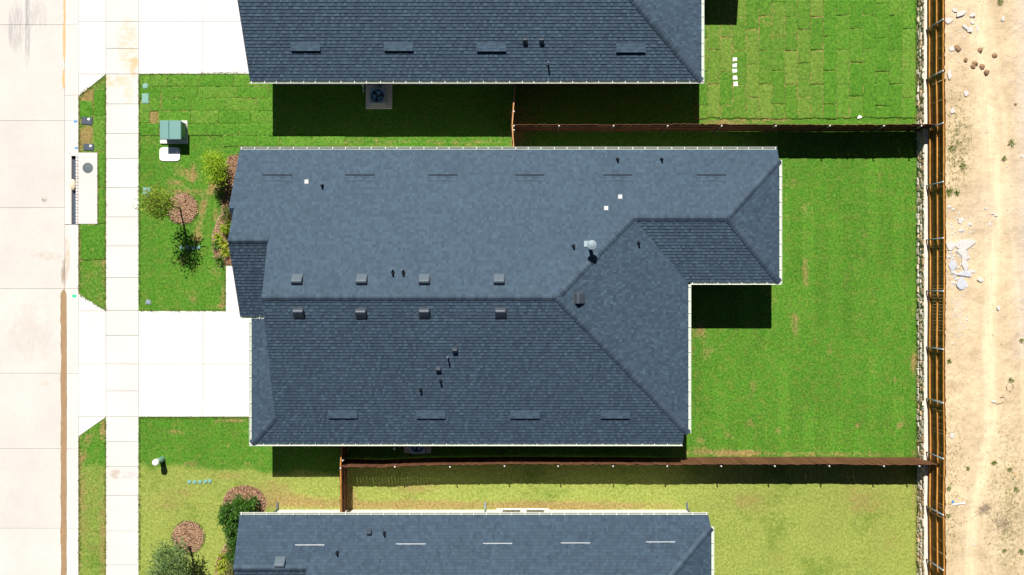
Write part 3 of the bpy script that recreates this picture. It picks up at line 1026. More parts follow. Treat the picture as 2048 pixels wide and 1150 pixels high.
def shingles(parent, planes, seed):
    """planes: (zfun, facing, eave coordinate, [convex xy polygons]); every tab is a small solid flap with a butt edge"""
    r_ = random.Random(seed)
    V = []; FS = []; T = []
    for zf, face, eave, polys in planes:
        polys = [ccw(p) for p in polys]
        sx = face in 'EW'; sg = 1 if face in 'NE' else -1
        if sx:
            bs = [p[0] for q in polys for p in q]; as_ = [p[1] for q in polys for p in q]
        else:
            bs = [p[1] for q in polys for p in q]; as_ = [p[0] for q in polys for p in q]
        far = max(abs(eave - b) for b in bs)
        a0, a1 = min(as_), max(as_)
        boxes = [(min(p[0] for p in q), max(p[0] for p in q), min(p[1] for p in q), max(p[1] for p in q)) for q in polys]
        for k in range(int(far / EXP) + 1):
            lo = eave - sg * k * EXP; hi = eave - sg * (k + 1) * EXP
            a = a0 - r_.uniform(0, .3)
            raised = False
            while a < a1:
                wd = r_.uniform(.07, .15) if raised else r_.uniform(.08, .22)
                thick = .034 if raised else .022
                tone = r_.betavariate(2, 2) * .44 + .14 + (.20 if raised and r_.random() < .6 else .0)
                if sx: quad = [(lo, a), (lo, a + wd), (hi, a + wd), (hi, a)]
                else: quad = [(a, lo), (a + wd, lo), (a + wd, hi), (a, hi)]
                quad = ccw(quad)
                qx0, qx1 = min(p[0] for p in quad), max(p[0] for p in quad); qy0, qy1 = min(p[1] for p in quad), max(p[1] for p in quad)
                for cv, bx_ in zip(polys, boxes):
                    if qx1 < bx_[0] or qx0 > bx_[1] or qy1 < bx_[2] or qy0 > bx_[3]: continue
                    pc = clip_convex(quad, cv)
                    if len(pc) < 3: continue
                    b0 = len(V)
                    for (x, y) in pc:
                        b = x if sx else y
                        t = (b - hi) / (lo - hi)
                        V.append((x, y, zf(x, y) + .004 + thick * t))
                    n = len(pc)
                    FS.append(tuple(range(b0, b0 + n))); T.append(tone)
                    for i in range(n):
                        j = (i + 1) % n
                        bi = pc[i][0] if sx else pc[i][1]; bj = pc[j][0] if sx else pc[j][1]
                        if abs(bi - lo) < 1e-6 and abs(bj - lo) < 1e-6:
                            c0 = len(V)
                            V.append((pc[i][0], pc[i][1], V[b0 + i][2] - thick - .004)); V.append((pc[j][0], pc[j][1], V[b0 + j][2] - thick - .004))
                            FS.append((b0 + j, b0 + i, c0, c0 + 1)); T.append(tone * .6)
                a += wd; raised = not raised if r_.random() < .8 else raised
    me = bpy.data.meshes.new('shingles')
    me.from_pydata(V, [], FS)
    at = me.attributes.new('tone', 'FLOAT', 'FACE'); at.data.foreach_set('value', T)
    me.materials.append(MAT['shingle'])
    o = link('shingles', me, parent); o['kind'] = 'stuff'
    return o


def deck(parent_root, planes, name='roof'):
    m = MB()
    for zf, face, eave, polys in planes:
        for q in polys:
            q = ccw(q)
            m.prism([(x, y, zf(x, y)) for x, y in q], .14, None)
    return m.build(name, MAT['deck'], parent_root)


def ridge_caps(parent, p0, p1, zl, zr, hw=.14):
    p0 = Vector(p0); p1 = Vector(p1)
    d = p1 - p0; L = d.length; t3 = d.normalized()
    hd = Vector((d.x, d.y, 0)).normalized(); l = Vector((-hd.y, hd.x, 0))
    e = .185
    m = MB()
    def sec(s, up):
        c = p0 + t3 * s
        a = c + l * hw; b = c - l * hw
        return [Vector((a.x, a.y, zl(a.x, a.y) + .034 + up)), Vector((c.x + l.x * .03, c.y + l.y * .03, c.z + .048 + up)), Vector((c.x - l.x * .03, c.y - l.y * .03, c.z + .048 + up)), Vector((b.x, b.y, zr(b.x, b.y) + .034 + up))]
    A = sec(0, .024); B = sec(e * 1.25, .004); C = [p + Vector((0, 0, -.05)) for p in A]
    vs_ = [p - p0 for p in A + B + C]
    m.add(vs_, [(1, 0, 4, 5), (2, 1, 5, 6), (3, 2, 6, 7), (0, 1, 9, 8), (1, 2, 10, 9), (2, 3, 11, 10)])
    me = m.mesh('ridge_cap', [MAT['cap']])
    # make sure faces look up
    n = int(L / e)
    for i in range(n + 1):
        s = min(i * e, L - e)
        link('ridge_cap', me, parent, None, Matrix.Translation(p0 + t3 * s))


GPROF = [(0, .0), (.0, -.115), (.092, -.115), (.128, -.05), (.128, .006), (.115, .006), (.115, -.045), (.085, -.075), (.014, -.075), (.014, .0)]


def gutter(parent_root, p, q, out, z, strap=.56, downs=()):
    """open trough from p to q (xy), out = outward unit vector; z = top edge"""
    p = Vector((*p, 0)); q = Vector((*q, 0)); out = Vector((*out, 0))
    m = MB(); n = len(GPROF); v = []
    for e in (p, q):
        for a, zz in GPROF:
            c = e + out * a
            v.append((c.x, c.y, z + zz))
    d = (q - p).normalized()
    flip = d.cross(out).z < 0
    outer = [(i, i + 1, n + i + 1, n + i) for i in range(5)] + [(n - 1, 0, n, 2 * n - 1)]
    inner = [(i, i + 1, n + i + 1, n + i) for i in range(5, n - 1)]
    ends = [tuple(range(n))[::-1], tuple(range(n, 2 * n))]
    fl = (lambda f: f[::-1]) if flip else (lambda f: f)
    m.add(v, [fl(f) for f in outer + ends]); b = len(m.f)
    for f in inner:
        m.f.append(fl(f)); m.mi.append(1)
    g_ = m.build('gutter', [MAT['gutter'], MAT['gutter_in']], parent_root)
    # hanger straps across the trough
    L = (q - p).length; k = max(2, int(L / strap))
    ms = MB()
    w2 = .013
    cs = []
    for s in (-w2, w2):
        for a in (0.006, .128):
            c = d * s + out * a
            cs += [(c.x, c.y, .004), (c.x, c.y, .012)]
    ms.add(cs, [(0, 2, 6, 4)[::1], (1, 3, 7, 5)[::-1], (0, 1, 3, 2), (4, 5, 7, 6)])
    me = ms.mesh('gutter_strap', [MAT['gutter']])
    for i in range(k + 1):
        c = p + d * (.08 + (L - .16) * i / k + (random.uniform(-.04, .04) if 0 < i < k else 0)); c.z = z
        link('gutter_strap', me, g_, None, Matrix.Translation(c))
    return g_


def wbox(parent_root, boxes, extra=(), name='wall', mat='wall'):
    m = MB()
    for b in boxes: m.box(*b)
    for pts, (dx, dy) in extra:       # vertical polygons with thickness
        n = len(pts)
        v = list(pts) + [(a + dx, b + dy, c) for a, b, c in pts]
        m.add(v, [tuple(range(n)), tuple(range(2 * n - 1, n - 1, -1))] + [(i, n + i, n + (i + 1) % n, (i + 1) % n) for i in range(n)])
    return m.build(name, MAT[mat], parent_root)


def window(parent_root, c, along, out, w_, z0, z1):
    """double hung window: frame, rail and panes proud of a wall at c (xy)"""
    c = Vector((*c, 0)); al = Vector((*along, 0)); ou = Vector((*out, 0))
    M = Matrix(((al.x, ou.x, 0, c.x), (al.y, ou.y, 0, c.y), (0, 0, 1, 0), (0, 0, 0, 1)))
    m = MB(); f = .05
    m.box(-w_ / 2 - f, -w_ / 2, 0, .05, z0 - f, z1 + f); m.box(w_ / 2, w_ / 2 + f, 0, .05, z0 - f, z1 + f)
    m.box(-w_ / 2, w_ / 2, 0, .05, z0 - f, z0); m.box(-w_ / 2, w_ / 2, 0, .05, z1, z1 + f)
    zm = (z0 + z1) / 2
    m.box(-w_ / 2, w_ / 2, .004, .044, zm - .025, zm + .025)
    wd = m.build('window', MAT['trim'], parent_root, M=M)
    WL[wd.name] = Vector()
    wl = M.translation.copy()
    for a, b in ((z0, zm - .025), (zm + .025, z1)):
        g_ = MB(); g_.box(-w_ / 2, w_ / 2, .006, .018, a, b)
        o = bpy.data.objects.new('pane', g_.mesh('pane', [MAT['glass']])); COL.objects.link(o); o.parent = wd


def local(zf, x, y):
    """frame on the roof: z = up the normal, y = down the slope"""
    e = .01
    gx = (zf(x + e, y) - zf(x - e, y)) / (2 * e); gy = (zf(x, y + e) - zf(x, y - e)) / (2 * e)
    n_ = Vector((-gx, -gy, 1)).normalized()
    dn = Vector((-gx, -gy, -(gx * gx + gy * gy))).normalized()
    u = dn.cross(n_)
    return Matrix(((u.x, dn.x, n_.x, x), (u.y, dn.y, n_.y, y), (u.z, dn.z, n_.z, zf(x, y) + .01), (0, 0, 0, 1)))


def hood_mesh(w_, l_, h_):
    m = MB()
    pr = [(-.5, .06), (-.48, .50), (-.44, .80), (-.36, .97), (-.31, 1.0), (-.22, .95), (.05, .66), (.28, .40), (.44, .20), (.5, .05)]
    n = len(pr); v = []
    xs = ((-.5, .86), (-.46, .96), (-.40, 1.0), (.40, 1.0), (.46, .96), (.5, .86))
    for x, k in xs:
        for y, z in pr:
            v.append((x * w_, y * l_ * (1 if abs(x) < .48 else .96), z * h_ * k))
    fs = [(i * n + j, i * n + j + 1, (i + 1) * n + j + 1, (i + 1) * n + j) for i in range(5) for j in range(n - 1)]
    fs += [tuple(range(n))[::-1], tuple(range(5 * n, 6 * n))]
    m.add(v, fs)
    # flashing apron under the hood
    m.cur = 1; m.box(-w_ * .58, w_ * .58, -l_ * .6, l_ * .5, 0, .006)
    return m.mesh('roof_vent', [MAT['steel'], MAT['deck']], False)


HOOD = hood_mesh(.44, .50, .26)
HOOD_SHADE = hood_mesh(.44, .50, .26)  # vents on slopes turned from the sun: shade put into darker steel
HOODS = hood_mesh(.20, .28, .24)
for me_ in (HOODS, HOOD_SHADE):
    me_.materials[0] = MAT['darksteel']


def slot_mesh(face_mat, seed=3, lip=.095):
    """low shingle-over intake vent: a wedge of tabs, thick at its lower edge where the slot opens"""
    m = MB(); w_ = .63; l_ = .36 if lip > .08 else .22; T = []
    r_ = random.Random(seed)
    zt = lambda y: .016 + (lip - .016) * (y + l_) / l_
    for c in range(3):
        y0 = -l_ + l_ * c / 3; y1 = -l_ + l_ * (c + 1) / 3; x = -w_
        while x < w_:
            x2 = min(w_, x + r_.uniform(.08, .2)); u = r_.choice((.004, .010))
            m.add([(x, y0, zt(y0)), (x2, y0, zt(y0)), (x2, y1, zt(y1) + u), (x, y1, zt(y1) + u)], [(0, 1, 2, 3)]); T.append(r_.uniform(.2, .75))
            if c < 2: m.add([(x, y1, zt(y1) + u), (x2, y1, zt(y1) + u), (x2, y1, zt(y1) - .004), (x, y1, zt(y1) - .004)], [(0, 1, 2, 3)]); T.append(.1)
            x = x2
    m.add([(-w_, -l_, 0), (-w_, 0, 0), (-w_, 0, zt(0)), (-w_, -l_, zt(-l_)), (w_, -l_, 0), (w_, 0, 0), (w_, 0, zt(0)), (w_, -l_, zt(-l_)), ], [(0, 1, 2, 3), (7, 6, 5, 4)]); T += [.3, .3]
    m.cur = 1
    m.add([(-w_, -.002, .0), (w_, -.002, .0), (w_, -.002, zt(0)), (-w_, -.002, zt(0))], [(0, 1, 2, 3)]); T.append(0)
    e_ = .045 if lip > .08 else (.075 if face_mat is MAT['black'] else .042)
    m.add([(-w_, .0, .056), (w_, .0, .056), (w_, e_, .050), (-w_, e_, .050)], [(0, 1, 2, 3)]); T.append(0)  # strip laid before the lip
    me = m.mesh('slot_vent', [MAT['shingle'], face_mat])
    at = me.attributes.new('tone', 'FLOAT', 'FACE'); at.data.foreach_set('value', T)
    return me


MAT['deckshingle'] = plain('vent_shingle', (.078, .105, .140), .82, var=.25, scale=9, bump=.004)
MAT['slotlit'] = plain('sunlit_slot_metal', (.30, .32, .34), .6, var=.35, scale=9)  # sunlit brightness of the slot put into a paler colour
SLOT_D = slot_mesh(MAT['black'])
SLOT_N = slot_mesh(MAT['black'], 5, .060)
SLOT_W = slot_mesh(MAT['slotlit'], 7, .060)


def on_roof(pxy, zf):
    x, y = px(*pxy, 4.0)
    for _ in range(6):
        x, y = px(*pxy, zf(x, y))
    return x, y


def add_hood(parent, pxy, zf, me=None, name='roof_vent'):
    x, y = on_roof(pxy, zf)
    return link(name, me or HOOD, parent, None, local(zf, x, y))


def add_slot(parent, pxy, zf, me):
    x, y = on_roof(pxy, zf)
    return link('intake_vent', me, parent, None, local(zf, x, y))


def vertical(zf, x, y): return Matrix.Translation((x, y, zf(x, y)))


def pipe_mesh(h, r_, mats):
    m = MB(); m.tube([(0, 0, -.1), (0, 0, h)], r_, 10)
    m.lathe([(r_ + .045, .0), (r_ + .03, .05), (r_ + .008, .09)], 12)
    return m.mesh('vent_pipe', mats)


PIPE = pipe_mesh(.30, .042, [MAT['black']])
PIPEL = pipe_mesh(.46, .034, [MAT['steel']])
FLASH = MB(); FLASH.box(-.17, .17, -.20, .14, .022, .030); FLASH = FLASH.mesh('flashing', [MAT['deckshingle']])


def add_pipe(parent, pxy, zf, me=None):
    x, y = on_roof(pxy, zf)
    o = link('vent_pipe', me or PIPE, parent, None, vertical(zf, x, y))
    return o


CAPW = MB(); CAPW.box(-.125, .125, -.125, .125, -.05, .07, .01); CAPW.cur = 1; CAPW.box(-.075, .075, -.08, .08, .072, .11, .01)
CAPW = CAPW.mesh('roof_cap', [MAT['steel'], MAT['white']])


def add_cap(parent, pxy, zf):
    x, y = on_roof(pxy, zf)
    return link('roof_cap', CAPW, parent, None, vertical(zf, x, y))


def door(parent_root, x0, x1, y0, y1, z0, z1, name, mat, npan=1):
    m = MB(); m.box(x0, x1, y0, y1, z0, z1)
    o = m.build(name, MAT[mat], parent_root)
    for i in range(npan):
        a = z0 + (z1 - z0) * (i + .12) / npan; b = z0 + (z1 - z0) * (i + .88) / npan
        p = MB(); p.box(x0 - .015, x0 - .002, y0 + .1, y1 - .1, a, b); p.build('panel', MAT[mat], o)
    return o


# ---------------- main house
EN, ES = 6.025, -6.805
RY = (EN + ES) / 2
zN = lambda x, y: 2.75 + MS * (EN - y)
zS = lambda x, y: 2.75 + MS * (y - ES)
ZRG = zN(0, RY)
XE, ZE = 7.66, 2.95
mE = (ZRG - ZE) / (XE - 1.82)
zE = lambda x, y: ZE + mE * (XE - x)
WRY = 2.96; ZWR = zN(0, WRY)
xd = XE - (ZWR - ZE) / mE            # where the diagonal hip meets the wing ridge
WSY = .235; mW = (ZWR - ZE) / (WRY - WSY)
zWS = lambda x, y: ZE + mW * (y - WSY)
WEX = 11.61; XWR = 9.11; mWE = (ZWR - ZE) / (WEX - XWR)
zWE = lambda x, y: ZE + mWE * (WEX - x)
ych = EN - (ZE - 2.75) / MS          # hip foot on the north slope
yhs = ES + (ZE - 2.75) / MS
XG = -10.22                          # main gable plane
PRY = 1.985; ZPR = zN(0, PRY)        # porch gable ridge
PSE = -1.27
mP = (ZPR - 2.72) / (PRY - PSE)
zP = lambda x, y: 2.72 + mP * (y - PSE)
XGE = -11.36; mG = .43
zG = lambda x, y: 2.75 + mG * (x - XGE)
xdg = lambda y: 1.82 + (xd - 1.82) * (y - RY) / (WRY - RY)
XPW = -11.87
yv3 = 3.37
polyN = [[(XPW - .0, EN), (-12.03, yv3), (XWR + (yv3 - WRY) * (WEX - XWR) / (ych - WRY), yv3), (WEX - .02, ych), (WEX - .03, EN)],
         [(-11.80, yv3), (-11.84, WRY), (XWR, WRY), (XWR + (yv3 - WRY) * (WEX - XWR) / (ych - WRY), yv3)],
         [(-11.84, WRY), (-11.89, PRY), (xdg(PRY), PRY), (xd, WRY)],
         [(XG, PRY), (XG, RY), (1.82, RY), (xdg(PRY), PRY)]]
polyS = [[(XG, RY), (XG, ES + 1.14 * mG / MS), (7.47, ES + 1.14 * mG / MS), (7.47, yhs + .14), (1.82, RY)],
         [(XG, ES + 1.14 * mG / MS), (XGE, ES), (7.46, ES), (7.47, ES + 1.14 * mG / MS)]]
polyS[0] = [(XG, RY), (XG, ES + 1.14 * mG / MS), (XE - (ES + 1.14 * mG / MS - yhs) * 1.0, ES + 1.14 * mG / MS), (1.82, RY)]
polyS[1] = [(XG, ES + 1.14 * mG / MS), (XGE, ES), (7.46, ES), (7.46, yhs + .2), (XE - (ES + 1.14 * mG / MS - yhs), ES + 1.14 * mG / MS)]
polyE = [[(1.82, RY), (XE, yhs), (XE, WSY)], [(1.82, RY), (XE, WSY), (xd, WRY)]]
polyWS = [[(xd, WRY), (XE, WSY), (WEX, WSY), (XWR, WRY)]]
polyWE = [[(XWR, WRY), (WEX, WSY), (WEX, ych)]]
polyP = [[(-11.89, PRY), (XPW + .0, PSE), (XG + .02, PSE), (XG + .02, PRY)]]
polyG = [[(XGE, ES), (XG, ES + 1.14 * mG / MS), (XG, -1.35), (XGE, -1.35)]]
zq = lambda x, y: zN(x, yv3) - .9 * (yv3 - y)
polyQ = [[(-12.03, yv3), (-11.93, yv3 - .62), (-11.78, yv3 - .62), (-11.78, yv3)]]
planesM = [(zN, 'N', EN, polyN), (zS, 'S', ES, polyS), (zE, 'E', XE, polyE), (zWS, 'S', WSY, polyWS), (zWE, 'E', WEX, polyWE), (zP, 'S', PSE, polyP), (zG, 'W', XGE, polyG), (zq, 'S', yv3 - .62, polyQ)]
main = root('house', (0, 0, 0), 'long single storey house with dark blue-grey shingle roof in the centre', 'house', 'houses in a row')
wbox(main, [(-10.0, 7.28, -6.40, 5.62, -.1, 2.72), (7.28, 11.22, .62, 5.62, -.1, 2.72), (-11.48, -10.0, 1.05, 5.62, -.1, 2.72), (-11.0, -10.0, -6.40, -1.7, -.1, 2.72)],
     [([(-9.98, -6.35, 2.70), (-9.98, 5.6, 2.70), (-9.98, RY, ZRG - .17)], (.1, 0)), ([(-11.46, -1.0, 2.66), (-11.46, 5.6, 2.72), (-11.46, PRY, ZPR - .17)], (.1, 0))], mat='dimwall')
roof = deck(main, planesM)
shingles(roof, planesM, 5)
ridge_caps(roof, (XG, RY, ZRG), (1.82, RY, ZRG), zN, zS)
ridge_caps(roof, (XE, yhs, ZE), (1.82, RY, ZRG), zS, zE)
ridge_caps(roof, (1.86, RY + .04, ZRG - .02), (xd, WRY, ZWR), zN, zE)
ridge_caps(roof, (xd, WRY, ZWR), (XWR, WRY, ZWR), zN, zWS)
ridge_caps(roof, (WEX, ych, ZE), (XWR, WRY, ZWR), zWE, zN)
ridge_caps(roof, (WEX, WSY, ZE), (XWR, WRY, ZWR), zWS, zWE)
ridge_caps(roof, (XGE, ES, 2.75), (XG - .02, ES + 1.14 * mG / MS, zG(XG, 0)), zG, zS)
ridge_caps(roof, (-11.88, PRY, ZPR), (XG - .02, PRY, ZPR), zN, zP)
gutter(main, (XPW, EN - .02), (WEX - .04, EN - .02), (0, 1), 2.745)
gutter(main, (7.45, ES + .02), (XGE - .1, ES + .02), (0, -1), 2.745)
gutter(main, (XE - .01, yhs), (XE - .01, WSY - .1), (1, 0), ZE - .005)
gutter(main, (WEX - .01, ych), (WEX - .01, WSY - .1), (1, 0), ZE - .005)
gutter(main, (WEX + .09, WSY + .02), (XE + .1, WSY + .02), (0, -1), ZE - .01)
gutter(main, (XGE + .02, -1.42), (XGE + .02, ES - .08), (-1, 0), 2.745)
gutter(main, (XG - .02, PSE + .02), (XPW, PSE + .02), (0, -1), 2.715)
for p_ in ((595, 559), (724, 559), (849, 559), (998, 559)): add_hood(roof, p_, zN)
for p_ in ((598, 626), (722.5, 627), (849, 626), (1001, 626)): add_hood(roof, p_, zS, HOOD_SHADE)
add_hood(roof, (1159, 597), zE, HOOD_SHADE)
for p_ in ((555, 353), (720, 353), (886, 353), (1059, 353), (1235, 353), (1422, 353)): add_slot(roof, p_, zN, SLOT_N)
for p_ in ((686, 834), (862, 834.5), (1050, 834.5), (1230, 834.5)): add_slot(roof, p_, zS, SLOT_D)
for p_ in ((645, 372), (1235, 319), (1323, 319), (1147, 492), (786, 546), (807, 546)): add_pipe(roof, p_, zN)
for p_ in ((785, 540), (806, 540)): add_pipe(roof, p_, zN, PIPEL)
add_pipe(roof, (1277, 486), zE)
add_pipe(roof, (896, 714), zS, PIPEL)
for p_ in ((910, 700), (877, 738)): add_hood(roof, p_, zS, HOODS, 'exhaust_vent')
for p_ in ((881, 761), (841, 778)): add_pipe(roof, p_, zS)
for p_ in ((614, 364), (1240, 394), (1212, 417)): add_cap(roof, p_, zN)
# furnace flue with round cap and light flashing
fx, fy = on_roof((1179.5, 492), zN)
m = MB(); m.tube([(0, 0, -.1), (0, 0, 1.06)], .08, 14)
m.lathe([(.10, 1.0), (.20, 1.03), (.195, 1.07), (.06, 1.13)], 20)
fl = m.build('flue', MAT['galv'], roof, M=Matrix.Translation((fx, fy, zN(fx, fy))))
m = MB(); m.box(-.24, .2, -.05, .22, .024, .036)
m.build('flashing', MAT['galv'], roof, M=local(zN, fx, fy))
# openings
door(main, -11.04, -11.0, -6.0, -2.05, 0, 2.2, 'garage_door', 'garage', 4)
door(main, -10.04, -10.0, -.6, .4, 0, 2.1, 'front_door', 'steel', 2)
m = MB(); m.box(-11.62, -11.42, -1.1, -.9, 0, 2.66); m.build('porch_post', MAT['trim'], main)
window(main, (-11.48, 3.4), (0, -1), (-1, 0), 1.5, .7, 2.1)
for yy in (-4.5, -1.8): window(main, (7.28, yy), (0, 1), (1, 0), 1.1, .8, 2.1)
window(main, (11.22, 3.0), (0, 1), (1, 0), 1.4, .8, 2.1)
window(main, (9.3, .62), (1, 0), (0, -1), 1.6, .1, 2.1)
for xx in (-8, 4, 9): window(main, (xx, 5.62), (1, 0), (0, 1), 1.0, .9, 2.1)

# ---------------- upper house (only its sunless half shows)
NS = 9.02; NR = 15.4; NXE = 8.27; NXW = -11.43
z2S = lambda x, y: 2.75 + MS * (y - NS)
z2N = lambda x, y: 2.75 + MS * (2 * NR - NS - y)
z2E = lambda x, y: 2.75 + MS * (NXE - x)
xr2 = NXE - (NR - NS); NN = 2 * NR - NS
z2W = lambda x, y: 2.75 + .42 * (y - 14.1)
z2V = lambda x, y: 2.75 + .42 * (20.5 - y)
planes2 = [(z2S, 'S', NS, [[(NXW, NS), (NXE, NS), (xr2, NR), (NXW - .36, NR)]]), (z2N, 'N', NN, [[(NXW, NN), (NXE, NN), (xr2, NR), (NXW - .36, NR)]]),
           (z2E, 'E', NXE, [[(NXE, NS), (NXE, NN), (xr2, NR)]]), (z2W, 'S', 14.1, [[(5.5, 17.3), (8.2, 14.1), (10.12, 14.1), (10.12, 17.3)]]), (z2V, 'N', 20.5, [[(5.5, 17.3), (8.2, 20.5), (10.12, 20.5), (10.12, 17.3)]])]
up = root('house', (0, 15, 0), 'blue-grey shingle roofed house at the top edge beside the sod patchwork yard', 'house', 'houses in a row')
wbox(up, [(NXW + .42, NXE - .42, NS + .42, NN - .42, -.1, 2.72), (NXE - .42, 9.7, 14.5, 20.1, -.1, 2.72)], mat='dimwall')
roof2 = deck(up, planes2)
shingles(roof2, planes2, 9)
ridge_caps(roof2, (NXE, NS, 2.75), (xr2, NR, z2S(0, NR)), z2S, z2E)
gutter(up, (NXE + .1, NS + .02), (NXW - .02, NS + .02), (0, -1), 2.745)
gutter(up, (NXE - .01, NN), (NXE - .01, NS - .08), (1, 0), 2.745)
for p_ in ((612, 101), (798, 101), (983, 102), (1261, 104)): add_slot(roof2, p_, z2S, SLOT_D)
for p_ in ((1050, 82), (1083, 82)): add_hood(roof2, p_, z2S, HOODS, 'exhaust_vent')
add_pipe(roof2, (1096, 129), z2S, PIPEL)
door(up, NXW + .38, NXW + .42, 10.2, 14.2, 0, 2.2, 'garage_door', 'garage', 4)
window(up, (NXE - .42, 11.5), (0, 1), (1, 0), 1.2, .8, 2.1)

# ---------------- lower house (its sunny half shows)
LN = -9.925; LR = -16.4; LXE, LZE = 8.66, 2.95; LXW = -11.88
z3N = lambda x, y: 2.75 + MS * (LN - y)
z3S = lambda x, y: 2.75 + MS * (y - (2 * LR - LN))
ZR3 = z3N(0, LR)
xr3 = LXE - (ZR3 - LZE) / MS
z3E = lambda x, y: LZE + MS * (LXE - x)
yh3 = LN - (LZE - 2.75) / MS
LPR = -11.99; ZP3 = z3N(0, LPR); PX3 = px(613, 1150, 3.6)[0]
z3P = lambda x, y: ZP3 + .5 * (y - LPR)
yb3 = 2 * LR - LN
planes3 = [(z3N, 'N', LN, [[(LXW, LN), (LXW - .03, LPR), (LXE - (yh3 - LPR) * 1.0, LPR), (LXE - .02, yh3), (LXE - .10, LN)], [(PX3, LPR), (PX3, LR), (xr3, LR), (LXE - (yh3 - LPR), LPR)]]),
           (z3S, 'S', yb3, [[(PX3, LR), (PX3, yb3), (LXE, yb3), (xr3, LR)]]), (z3E, 'E', LXE, [[(LXE, yh3), (xr3, LR), (LXE, yb3)]]), (z3P, 'S', -14.0, [[(LXW - .03, LPR), (LXW, -14.0), (PX3 + .02, -14.0), (PX3 + .02, LPR)]])]
lo = root('house', (0, -16, 0), 'blue-grey roofed house with white sunlit side wall at the bottom edge', 'house', 'houses in a row')
LW = -10.34
wbox(lo, [(-10.9, LXE - .45, yb3 + .42, LW, -.1, 2.72), (-.73, 1.72, LW, LW + .07, -.1, 2.7)],
     [([(PX3 + .2, yb3 + .5, 2.70), (PX3 + .2, LW - .1, 2.70), (PX3 + .2, LR, ZR3 - .17)], (.1, 0))])
roof3 = deck(lo, planes3)
shingles(roof3, planes3, 13)
ridge_caps(roof3, (LXE, yh3, LZE), (xr3, LR, ZR3), z3E, z3N)
ridge_caps(roof3, (LXW - .02, LPR, ZP3), (PX3 - .02, LPR, ZP3), z3N, z3P)
gutter(lo, (LXW, LN - .02), (LXE - .10, LN - .02), (0, 1), 2.745)
gutter(lo, (LXE - .01, yh3), (LXE - .01, yb3), (1, 0), LZE - .005)
for p_ in ((620, 1091), (822, 1089), (995, 1088), (1151, 1087), (1321, 1085)): add_slot(roof3, p_, z3N, SLOT_W)
for p_ in ((769, 1066), (675, 1105)): add_pipe(roof3, p_, z3N)
o_ = add_hood(roof3, (739, 1064), z3N, HOODS, 'exhaust_vent')
add_hood(roof3, (561, 1124), z3N)
window(lo, ((px(1005, 0, .6)[0] + px(1041, 0, .6)[0]) / 2, LW + .07), (1, 0), (0, 1), .80, .28, 1.75)
window(lo, ((px(1052, 0, .6)[0] + px(1089, 0, .6)[0]) / 2, LW + .07), (1, 0), (0, 1), .80, .28, 1.75)
for xv in (556, 971, 1374):
    xx = px(xv, 0, 0)[0]
    m = MB(); m.tube([(xx, LN + .04, 2.64), (xx, LN + .02, 2.5), (xx, LW + .05, 2.3), (xx, LW + .05, .22), (xx - .01, LW + .10, .10), (xx - .02, LW + .36, .05)], .042, 8)
    m.build('downspout', MAT['steel'] if xv != 971 else MAT['galv'], lo)
for hs, xx, yy, s_ in ((up, -6.9, NS + .35, -1),):
    m = MB(); m.tube([(xx, yy, 2.6), (xx, yy, .2), (xx, yy - .3, .06)], .04, 8); m.build('downspout', MAT['trim'], hs)

# ------------------------------------------------------------------ air conditioners


def ac_unit(x, y, label):
    r_ = root('air_conditioner', (x, y, 0), label, 'air conditioner', 'air conditioning units')
    m = MB(); n = 24; hw = .37; v = []
    ring = []
    for k in range(n):
        t = 2 * math.pi * k / n
        c, s = math.cos(t), math.sin(t)
        e = .30
        ring.append((hw * math.copysign(abs(c) ** e, c), hw * math.copysign(abs(s) ** e, s)))
    prof = [(1, .10), (1, .74), (.97, .78)]
    for k_, z in prof: v += [(a * k_, b * k_, z) for a, b in ring]
    for a in (.30, .29): v += [(a * math.cos(2 * math.pi * k / n), a * math.sin(2 * math.pi * k / n), .785 if a == .30 else .62) for k in range(n)]
    fs = [(i * n + k, i * n + (k + 1) % n, (i + 1) * n + (k + 1) % n, (i + 1) * n + k) for i in (0, 1) for k in range(n)]
    m.add(v, fs)
    m.cur = 1
    m.f += [(2 * n + k, 2 * n + (k + 1) % n, 3 * n + (k + 1) % n, 3 * n + k) for k in range(n)] + [(3 * n + k, 3 * n + (k + 1) % n, 4 * n + (k + 1) % n, 4 * n + k) for k in range(n)]
    m.mi += [1] * (2 * n)
    m.f.append(tuple(range(4 * n, 5 * n))); m.mi.append(2)
    T = Matrix.Translation((x, y, 0))
    cab = m.build('cabinet', [MAT['acbody'], MAT['actop'], MAT['void']], r_, M=T)
    for k in range(3):
        f = MB(); t0 = k * 2.094 + .5; vv = []
        for a, rr, z in ((t0, .06, .70), (t0 + .2, .275, .73), (t0 + 1.5, .275, .68), (t0 + 1.1, .06, .67)):
            vv.append((rr * math.cos(a), rr * math.sin(a), z))
        vv += [(p[0], p[1], p[2] - .008) for p in vv]
        f.add(vv, [(0, 1, 2, 3), (7, 6, 5, 4), (0, 4, 5, 1), (1, 5, 6, 2), (2, 6, 7, 3), (3, 7, 4, 0)])
        f.build('fan_blade', MAT['fan'], r_, M=T)
    gr = MB()
    for rr in (.07, .12, .17, .22, .27):
        pts = [(rr * math.cos(2 * math.pi * k / 20), rr * math.sin(2 * math.pi * k / 20), .795) for k in range(21)]
        gr.tube(pts, .003, 4, False)
    for k in range(6):
        a = k * math.pi / 6
        gr.tube([(.3 * math.cos(a), .3 * math.sin(a), .797), (-.3 * math.cos(a), -.3 * math.sin(a), .797)], .003, 4)
    gr.build('fan_guard', MAT['galv'], r_, M=T)
    return r_


def pad(x0, x1, y0, y1, z, label):
    m = MB(); m.box(x0, x1, y0, y1, -.05, z, .01)
    o = m.build('equipment_pad', MAT['pad'])
    tag(o, label, 'concrete pad')
    return o


